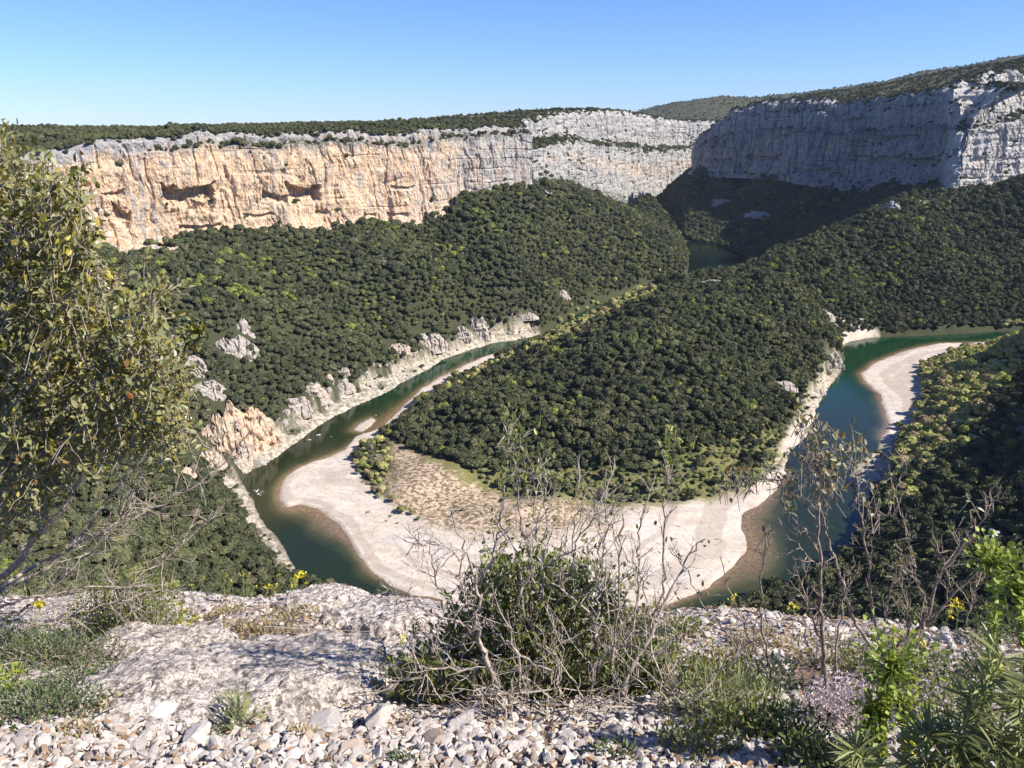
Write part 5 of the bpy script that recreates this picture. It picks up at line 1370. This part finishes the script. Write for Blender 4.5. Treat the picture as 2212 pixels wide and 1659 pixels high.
# ---- sapling with slanting limbs on the right
g, lf = Geo(), Geo(); sb = fp(1775, 1575)
S3 = [([(920, 1350), (905, 1100), (885, 800), (880, 400), (870, 0), (865, -130), (850, -300)], 0.012, 16), ([(1220, 1010), (1070, 800), (1000, 560), (930, 350), (880, 150), (850, -60), (800, -220)], 0.009, 14), ([(1255, 980), (1170, 650), (1150, 320), (1110, 170), (1090, 0), (1085, -120)], 0.007, 12),
      ([(1155, 320), (1240, 220), (1310, 80), (1350, -30), (1400, -150)], 0.004, 6), ([(1230, 980), (1290, 620), (1350, 440), (1360, 380)], 0.005, 9), ([(850, 1500), (840, 1260), (1050, 1130), (1240, 1010), (1480, 850), (1620, 680), (1830, 470), (2066, 330)], 0.014, 18), ([(1480, 850), (1560, 570), (1720, 370), (1850, 160), (1910, 10)], 0.007, 14),
      ([(1500, 700), (1480, 660), (1410, 420), (1400, 260)], 0.004, 8), ([(1400, 1480), (1560, 1370), (1730, 1220), (1850, 1130), (1980, 1040)], 0.016, 8), ([(1700, 1210), (1710, 1120), (1830, 930)], 0.005, 4), ([(1800, 1040), (1750, 900), (1730, 800), (1790, 600), (1800, 480)], 0.004, 8),
      ([(650, 1500), (630, 1250), (600, 1080), (540, 880), (540, 480), (590, 280)], 0.008, 14), ([(975, 1300), (970, 1000), (990, 850), (1020, 690), (1110, 460)], 0.006, 8), ([(880, 500), (760, 360), (650, 300)], 0.003, 4), ([(885, 420), (800, 300), (740, 200), (690, 80), (640, 0), (600, -90)], 0.005, 9), ([(880, 250), (800, 140), (760, 60)], 0.003, 6),
      ([(600, 1200), (480, 900), (330, 600), (300, 430)], 0.004, 9), ([(620, 1180), (420, 1000), (300, 820), (180, 700), (100, 480), (0, 380)], 0.005, 10), ([(880, 900), (800, 700), (760, 560), (720, 430)], 0.004, 8), ([(560, 1100), (380, 1180), (180, 1190), (60, 1210)], 0.004, 6), ([(900, 800), (760, 640), (700, 700)], 0.003, 4),
      ([(830, 1530), (600, 1560), (400, 1545), (200, 1570)], 0.005, 6), ([(1620, 680), (1640, 560), (1570, 400), (1560, 350)], 0.003, 6), ([(1400, 1000), (1380, 700), (1400, 560), (1430, 500)], 0.003, 6)]
tips = []
for i, (pl, r0, nt) in enumerate(S3):
    stem(g, cc3, pl, 2.55 + (i % 3) * 0.06, 2.5 + (i % 2) * 0.1, r0 * 1.0, 0.0016, nt + 1, 0.15, tips, 0.005, depth=1)
for X_, Y_, sx, sy, n_ in [(1745, 1000, 25, 22, 60), (1775, 960, 22, 30, 50), (1810, 990, 24, 30, 70), (1790, 1050, 16, 30, 60), (1850, 975, 16, 20, 30), (1700, 1050, 16, 25, 30), (1730, 920, 10, 22, 24), (1590, 1025, 12, 14, 30), (1620, 1040, 14, 12, 24), (1700, 1080, 10, 18, 20), (1930, 1075, 10, 14, 14), (1880, 1085, 14, 20, 24), (1760, 940, 8, 30, 26), (1660, 1010, 12, 18, 18), (1655, 1150, 5, 12, 6), (1950, 1210, 14, 14, 16), (1560, 1045, 10, 12, 14), (2100, 1120, 10, 24, 16)]:
    c_ = np.array([A3(X_ + rp.normal() * sx, Y_ + rp.normal() * sy, 2.5 + rp.normal() * 0.05) for _ in range(n_)])
    for q in c_[::2]:
        tube(g, [q, q + rp.normal(size=3) * 0.02 + [0, 0, -0.05]], 0.0016, 0.0012, 4, 0.5)
    leaves(lf, c_, np.repeat(np.array([[0, 0, 0.8]]), n_, 0), 0.028, 0.5, 0.3, 0.9, 0.2)
root = empty('sapling', sb); tag(root, 'thin many-stemmed sapling with brownish new leaves and slanting dark limbs on the right', 'sapling')
g.obj('branches', MAT['twig_dark'], root, loc=sb); lf.obj('foliage', MAT['leaf_young'], root, smooth=False, loc=sb)
# white flower on the slanting limb's twig
g, lf = Geo(), Geo(); c_ = A3(2148, 1155, 2.3)
leaves(lf, c_ + rp.normal(size=(12, 3)) * 0.007, np.repeat(np.array([[0, -0.3, 0.6]]), 12, 0), 0.013, 0.7, 0.2, 1.0)
tube(g, wig([fp(2195, 1500), A3(2185, 1350, 2.3), A3(2150, 1160, 2.3)], 4, 0.004), 0.0025, 0.0012)
root = empty('white_flower', fp(2195, 1500)); tag(root, 'single white flower on a thin stem above the right-hand spurge', 'flower'); g.obj('stem', MAT['stem_green'], root, loc=root.location); lf.obj('petals', MAT['petal_white'], root, smooth=False, loc=root.location)

# ---- spurges
def spurge(pl, d, label, L=0.026, n=260, head=60, w=0.7, mat='leaf_spurge', r=0.006, name='spurge', jit=0.7, spread=0.03, low=None):
    g, lf, hd = Geo(), Geo(), Geo()
    P = wig([A3(x, y, d) for x, y in pl], 8, 0.003)
    gr_ = P[0].copy(); gr_[2] = float(ledge(gr_[0], gr_[1]))
    if gr_[2] < P[0][2]: P = np.vstack([wig([gr_, P[0]], 6, 0.003), P[1:]])
    tube(g, P, r, r * 0.6, 7)
    T = np.gradient(P, axis=0); T /= np.linalg.norm(T, axis=1)[:, None]
    ii = rp.integers(1, len(P), n); rad = rp.normal(size=(n, 3)); rad -= (rad * T[ii]).sum(1)[:, None] * T[ii]; rad /= np.linalg.norm(rad, axis=1)[:, None]
    fr = rp.random(n)[:, None] * (P[np.minimum(ii + 1, len(P) - 1)] - P[ii])
    leaves(lf, P[ii] + fr + rad * r, rad + T[ii] * 0.55, L, w, 0.25, 0.25, 0.15)
    if head:
        c_ = P[-1] + rp.normal(size=(head, 3)) * spread
        leaves(hd, c_, (c_ - P[-1]) * 25 + [0, 0, 0.5], L * 0.8, 0.95, 0.2, 0.4)
        for q in c_: tube(hd, [P[-1] - T[-1] * 0.03, q], 0.0007, 0.0005, 4)
    root = empty(name, P[0]); tag(root, label, 'plant')
    g.obj('stem', MAT['stem_green'], root, loc=P[0]); lf.obj('leaves', MAT[mat], root, smooth=False, loc=P[0])
    if head: hd.obj('flower_head', MAT['leaf_spurge'], root, smooth=False, loc=P[0])
spurge([(2120, 1530), (2140, 1440), (2148, 1340), (2150, 1250), (2146, 1205)], 1.75, 'tall yellow green spurge with a round flower head at the right edge', n=420, head=170, w=0.55, L=0.020, r=0.005, spread=0.026)
spurge([(2230, 1540), (2222, 1420), (2215, 1330), (2210, 1270)], 1.7, 'bright yellow green spurge cut by the right edge of the view', n=420, head=120, L=0.022)
spurge([(1905, 1650), (1900, 1560), (1915, 1490), (1935, 1430)], 1.95, 'bushy lime green spurge with many flower heads in front of the slanting limb', n=420, head=260, spread=0.045, L=0.022)
spurge([(1880, 1650), (1870, 1580), (1885, 1530)], 1.95, 'lower lime green spurge at the left of the bushy one', n=260, head=120, spread=0.035, L=0.021)
spurge([(1960, 1650), (1965, 1580), (1950, 1520)], 1.95, 'lower lime green spurge at the right of the bushy one', n=240, head=120, spread=0.035, L=0.021)
for (pl, lb) in (([(2060, 1600), (2100, 1540), (2130, 1480), (2165, 1420)], 'spurge shoot with long narrow bluish leaves in the bottom right corner'), ([(2000, 1720), (2000, 1640), (2005, 1590)], 'upright narrow-leaved spurge shoot at the bottom right'), ([(1880, 1730), (1860, 1660), (1850, 1620)], 'small narrow-leaved spurge shoot below the lime green one'),
                 ([(2180, 1740), (2170, 1650), (2150, 1600)], 'narrow-leaved spurge shoot filling the corner below the long one'), ([(2100, 1720), (2090, 1660), (2075, 1600)], 'narrow-leaved spurge shoot between the corner ones'), ([(2212, 1640), (2215, 1560), (2205, 1500)], 'narrow-leaved spurge shoot at the right edge under the yellow one')):
    spurge(pl, 1.55, lb, L=0.080, n=230, head=0, w=0.10, mat='leaf_blue', r=0.004)
# ---- small leafy mounds, herbs and flowers
def mound(name, X, Y, w, h, n, L, mat, label, cat='plant', lw=0.4, tw=True, dd=0.35, group=None, d0=None):
    p = fp(X, Y) if d0 is None else A3(X, Y, d0)
    g, lf = Geo(), Geo()
    r_ = rp.random(n) ** 0.45; a = rp.uniform(0, 6.28, n); e = np.arcsin(rp.random(n))
    c_ = p + np.stack([np.cos(a) * np.cos(e) * w / 2 * r_, np.sin(a) * np.cos(e) * w * dd * r_, np.sin(e) * h * r_], -1)
    c_[:, :2] *= 1
    c_[:, 2] += ledge(c_[:, 0], c_[:, 1]) - p[2] if d0 is None else 0
    D = (c_ - p) / np.array([w, w, h]) + [0, 0, 0.35]
    leaves(lf, c_, D, L, lw, 0.3, 0.5)
    for q in range(max(8, n // 14)):
        e_ = c_[rp.integers(n)]; b_ = p + (e_ - p) * [0.3, 0.3, 0]
        tube(g, wig([b_, (b_ + e_) / 2 + rp.normal(size=3) * 0.01, e_], 3, 0.002), 0.0018, 0.001, 4, rp.random())
    root = empty(name, p); tag(root, label, cat, group)
    g.obj('stems', MAT['twig_grey'], root, loc=p); lf.obj('foliage', MAT[mat], root, smooth=False, loc=p)
    return root
mound('box_bush', 320, 1385, 0.55, 0.42, 2600, 0.022, 'leaf_box', 'dense bright green bush on the rim beneath the bare branches', 'bush')
mound('box_bush', 235, 1380, 0.5, 0.34, 1500, 0.022, 'leaf_box', 'darker green bush partly behind the bare branches left of the bright one', 'bush')
mound('herb', 130, 1440, 0.7, 0.17, 2400, 0.022, 'leaf_dark', 'wide mat of fine dark green herb beneath the shrub', 'herb', 0.3)
mound('herb', 20, 1420, 0.6, 0.2, 1700, 0.022, 'leaf_dark', 'dark green herb mat at the left edge above the yellow green head', 'herb', 0.3)
mound('herb', 90, 1570, 0.55, 0.15, 2000, 0.022, 'leaf_dark', 'dark leafy herb patch low at the left edge beside the scree', 'herb', 0.3)
mound('herb', 190, 1500, 0.45, 0.10, 1000, 0.02, 'leaf_dark', 'loose green herb patch between the leaf litter and the slab', 'herb', 0.3)
mound('spurge', 28, 1500, 0.17, 0.15, 240, 0.02, 'leaf_spurge', 'round yellow green spurge head at the left edge', 'plant', 0.6)
mound('grass_tuft', 770, 1455, 0.24, 0.13, 500, 0.045, 'leaf_dark', 'green grassy tuft between the slab and the thicket', 'grass', 0.1)
mound('grass_tuft', 520, 1575, 0.10, 0.13, 110, 0.09, 'leaf_blue', 'small spiky grass tuft in front of the slab', 'grass', 0.06)
mound('grass_tuft', 455, 1590, 0.14, 0.05, 160, 0.02, 'leaf_dark', 'tiny green herb in front of the slab beside the spiky tuft', 'herb', 0.3)
mound('stonecrop', 705, 1420, 0.20, 0.03, 420, 0.012, 'red', 'red stonecrop patch at the top right of the slab', 'plant', 0.5)
mound('stonecrop', 985, 1380, 0.12, 0.03, 150, 0.012, 'red', 'small reddish stonecrop left of the thicket', 'plant', 0.5)
mound('flowering_thyme', 1800, 1560, 0.30, 0.22, 1700, 0.009, 'petal_pink', 'pale pink flowering thyme bush at the foot of the sapling', 'thyme', 0.8)
mound('flowering_thyme', 1870, 1520, 0.22, 0.16, 600, 0.009, 'petal_pink', 'smaller pale pink thyme behind the lime green spurge', 'thyme', 0.8)
mound('flowering_thyme', 2020, 1500, 0.22, 0.12, 350, 0.009, 'petal_pink', 'sparse pink thyme under the slanting limb', 'thyme', 0.8)
for i, (X_, Y_, w_, h_, n_, mt, lb) in enumerate([(1430, 1500, 0.4, 0.26, 900, 'leaf_box', 'green low bush right against the thicket'), (1470, 1370, 0.28, 0.12, 500, 'leaf_box', 'bright green low bush on the rim right of the thicket'), (1560, 1440, 0.35, 0.2, 420, 'dry', 'dry twiggy herb with olive leaves behind the left stem of the sapling'),
      (1640, 1500, 0.4, 0.2, 650, 'leaf_dark', 'green herb clump between the thicket and the sapling'), (1560, 1560, 0.45, 0.2, 900, 'leaf_blue', 'grey green narrow-leaved clump below the sapling stems'), (1700, 1600, 0.35, 0.16, 600, 'leaf_dark', 'dark green clump at the bottom under the thyme'), (1640, 1390, 0.3, 0.13, 350, 'dry', 'dry grassy clump on the rim behind the sapling'),
      (1500, 1620, 0.3, 0.12, 450, 'leaf_box', 'olive green low plant at the bottom centre right'), (2060, 1480, 0.3, 0.2, 450, 'leaf_dark', 'dark green herb in shade at the right'), (2130, 1400, 0.3, 0.2, 500, 'leaf_dark', 'dark herb clump on the rim at the right edge'), (1740, 1640, 0.25, 0.1, 350, 'leaf_box', 'small bright plant at the bottom edge under the thyme'), (1950, 1400, 0.2, 0.1, 200, 'dry', 'dry tuft beside the slanting limb'),
      (560, 1375, 0.5, 0.07, 420, 'dry', 'dry straw coloured herb on the reddish soil behind the slab'), (640, 1350, 0.35, 0.08, 330, 'dry', 'dry herb cluster nearer the rim'), (480, 1345, 0.35, 0.06, 300, 'dry', 'dry herb patch by the yellow flowers'), (250, 1560, 0.35, 0.04, 320, 'dry', 'dry grass beside the grey tilted slab'), (970, 1340, 0.2, 0.08, 160, 'dry', 'dry herb on the rim left of the thicket'), (1390, 1345, 0.2, 0.07, 130, 'dry', 'dry herb on the rim right of the thicket'), (730, 1300, 0.30, 0.09, 260, 'dry', 'grey dry bushlet leaning over the rim'), (1760, 1430, 0.4, 0.2, 420, 'dry', 'brown twiggy low bush behind the sapling trunk'), (1850, 1440, 0.35, 0.18, 420, 'leaf_box', 'bright low bush under the sapling fork'), (1960, 1460, 0.35, 0.2, 420, 'leaf_dark', 'dark low bush behind the lime green spurge'), (1550, 1500, 0.35, 0.2, 600, 'leaf_box', 'olive leafy bush left of the sapling stems'), (1620, 1600, 0.35, 0.15, 500, 'leaf_box', 'olive green bush at the bottom between the thicket and the thyme'), (1780, 1650, 0.3, 0.12, 500, 'leaf_dark', 'dark green plant at the bottom edge left of the rosettes'), (2050, 1560, 0.3, 0.2, 500, 'leaf_box', 'leafy green plant behind the corner rosettes'), (650, 1600, 0.14, 0.03, 90, 'dry', 'tiny dry tuft among the gravel right of the spiky grass'), (180, 1610, 0.18, 0.03, 110, 'dry', 'tiny dry tuft among the gravel at the bottom left'), (880, 1640, 0.12, 0.03, 90, 'leaf_dark', 'tiny green weed among the gravel at the bottom'), (1330, 1630, 0.2, 0.06, 200, 'leaf_dark', 'small green weed below the thicket')]):
    mound('dwarf_shrub' if mt != 'dry' else 'dry_herb', X_, Y_, w_, h_, n_, 0.024 if mt != 'leaf_blue' else 0.05, mt, lb, 'plant', 0.38 if mt != 'leaf_blue' else 0.12)
def flower(X, Y, base_dy, label, size=0.011, n=14, d=None):
    top = plane_at(X, Y + base_dy); dist = top[1] if d is None else d
    b_ = A3(X - 3, Y + base_dy, dist); b_[2] = float(ledge(b_[0], b_[1])); t_ = A3(X, Y, dist - 0.02)
    g, lf, pe = Geo(), Geo(), Geo()
    P = wig([b_, (b_ + t_) / 2 + rp.normal(size=3) * 0.012, t_], 5, 0.002); tube(g, P, 0.0016, 0.0012, 5)
    for q in range(4):
        u = P[-2]; v_ = t_ + rp.normal(size=3) * size * 1.2; tube(g, [u, v_], 0.0012, 0.0008, 4)
        leaves(pe, v_ + rp.normal(size=(n // 2, 3)) * size * 0.5, rp.normal(size=(n // 2, 3)) + [0, 0, 0.3], size, 0.9, 0.2, 0.2)
    leaves(lf, P[1:7], np.repeat(np.array([[0, 0, 0.5]]), len(P[1:7]), 0), 0.02, 0.3, 0.2, 0.8)
    root = empty('yellow_flower', b_); tag(root, label, 'flower', None if label.startswith(('two', 'lone', 'bright', 'tall')) else 'yellow flowers on the rim')
    g.obj('stem', MAT['stem_green'], root, loc=b_); lf.obj('leaf', MAT['leaf_blue'], root, smooth=False, loc=b_); pe.obj('petals', MAT['petal'], root, smooth=False, loc=b_)
lb0 = 'small yellow flower on a thin stem in the row along the rim'
for X_, Y_ in [(440, 1247), (488, 1243), (500, 1252), (525, 1240), (536, 1243), (550, 1265), (600, 1260), (628, 1266), (660, 1262), (415, 1262)]:
    flower(X_, Y_, 38, lb0, 0.007, 8)
flower(645, 1247, 45, 'tall bright yellow flower head, biggest of the row on the rim', 0.015, 30)
flower(580, 1270, 28, 'bright pair of yellow flowers low on the rim left of the tall head', 0.011, 18)
flower(86, 1305, 50, 'lone yellow flower among the bare branches at the left', 0.014, 24, 2.9); flower(543, 1463, 45, 'lone yellow flower in front of the broad weathered slab', 0.016, 30, 2.7)
for X_, Y_ in [(385, 1305), (400, 1318), (392, 1335), (410, 1350), (380, 1342), (418, 1330), (402, 1365)]: flower(X_, Y_, 22, 'yellow flower in the clump left of the dry herbs', 0.010, 14)
for X_, Y_, d_ in [(1580, 1292, 3.2), (1714, 1306, 3.0), (2050, 1320, 2.6), (2075, 1305, 2.6), (1995, 1385, 2.7), (1960, 1600, 1.9), (1975, 1612, 1.9), (2160, 1445, 1.8), (870, 1382, 3.4), (1060, 1290, 3.2)]: flower(X_, Y_, 40, 'scattered yellow flower among the plants right of centre', 0.009, 16, d_)
# fallen leaves: stuff
lt = Geo(); nn = 9000
c_ = np.stack([rp.uniform(-3.0, 3.0, nn), rp.uniform(1.4, 4.4, nn), np.zeros(nn)], -1); lpx_, lpy_, _ = project(np.c_[c_[:, :2], ledge(c_[:, 0], c_[:, 1])])
w_ = 0.25 + 0.35 * (lpy_ > 1530) + np.exp(-((lpx_ - 260) / 160) ** 2 - ((lpy_ - 1540) / 70) ** 2) + 0.8 * np.exp(-((lpx_ - 560) / 170) ** 2 - ((lpy_ - 1370) / 40) ** 2) + 0.4 * (lpx_ > 1400)
k_ = rp.random(nn) < w_ * 0.8; c_ = c_[k_]; c_[:, 2] = ledge(c_[:, 0], c_[:, 1]) + 0.022
D = rp.normal(size=c_.shape); D[:, 2] = rp.uniform(-0.1, 0.3, len(c_)); leaves(lt, c_, D, 0.026, 0.5, 0.4, 0.1, 0.3)
o = lt.obj('leaf_litter', MAT['litter'], None, smooth=False); tag(o, 'brown fallen leaves scattered between the stones', 'leaf litter', kind='stuff')
# dead sticks
for i, (pl, r0, lb) in enumerate([([(300, 1560), (350, 1500), (430, 1425), (452, 1405)], 0.004, 'dark dead stick lying up the slab'), ([(560, 1375), (700, 1372), (860, 1376)], 0.003, 'thin pale stick near the rim'), ([(230, 1590), (330, 1540), (400, 1500)], 0.003, 'pale dead stick beside the tilted slab'), ([(0, 1470), (90, 1455), (150, 1450)], 0.004, 'pale dead twig on the herb mat'), ([(140, 1480), (250, 1530), (300, 1550)], 0.003, 'thin dead twig crossing the leaf litter')]):
    g = Geo(); P = wig([fp(x, y, 0.05) for x, y in pl], 4, 0.006); tube(g, P, r0, 0.0015, 5, 0.3); side_twigs(g, P, 6, 0.12, 0.0014, 0, 0.6, 0.05)
    o = g.obj('dead_stick', MAT['twig_grey']); tag(o, lb, 'stick')
# ================================================================== AIR
import bmesh as _bm
hm = bpy.data.meshes.new('haze'); _b = _bm.new(); _bm.ops.create_cube(_b, size=1.0); _b.to_mesh(hm); _b.free()
ho = mk_obj('haze', hm, loc=(0, 5200 - 400, 70)); ho.scale = (9000, 10400, 620)
ho.location = (0, 4700, 20)
hz = bpy.data.materials.new('haze'); hz.use_nodes = True; hz.node_tree.nodes.clear()
_o = hz.node_tree.nodes.new('ShaderNodeOutputMaterial'); _v = hz.node_tree.nodes.new('ShaderNodeVolumePrincipled')
_v.inputs['Color'].default_value = (0.62, 0.78, 1.0, 1); _v.inputs['Density'].default_value = 0.000022; _v.inputs['Anisotropy'].default_value = 0.0
hz.node_tree.links.new(_v.outputs[0], _o.inputs['Volume']); hm.materials.append(hz)
tag(ho, 'thin bluish haze in the gorge', 'haze', kind='stuff')
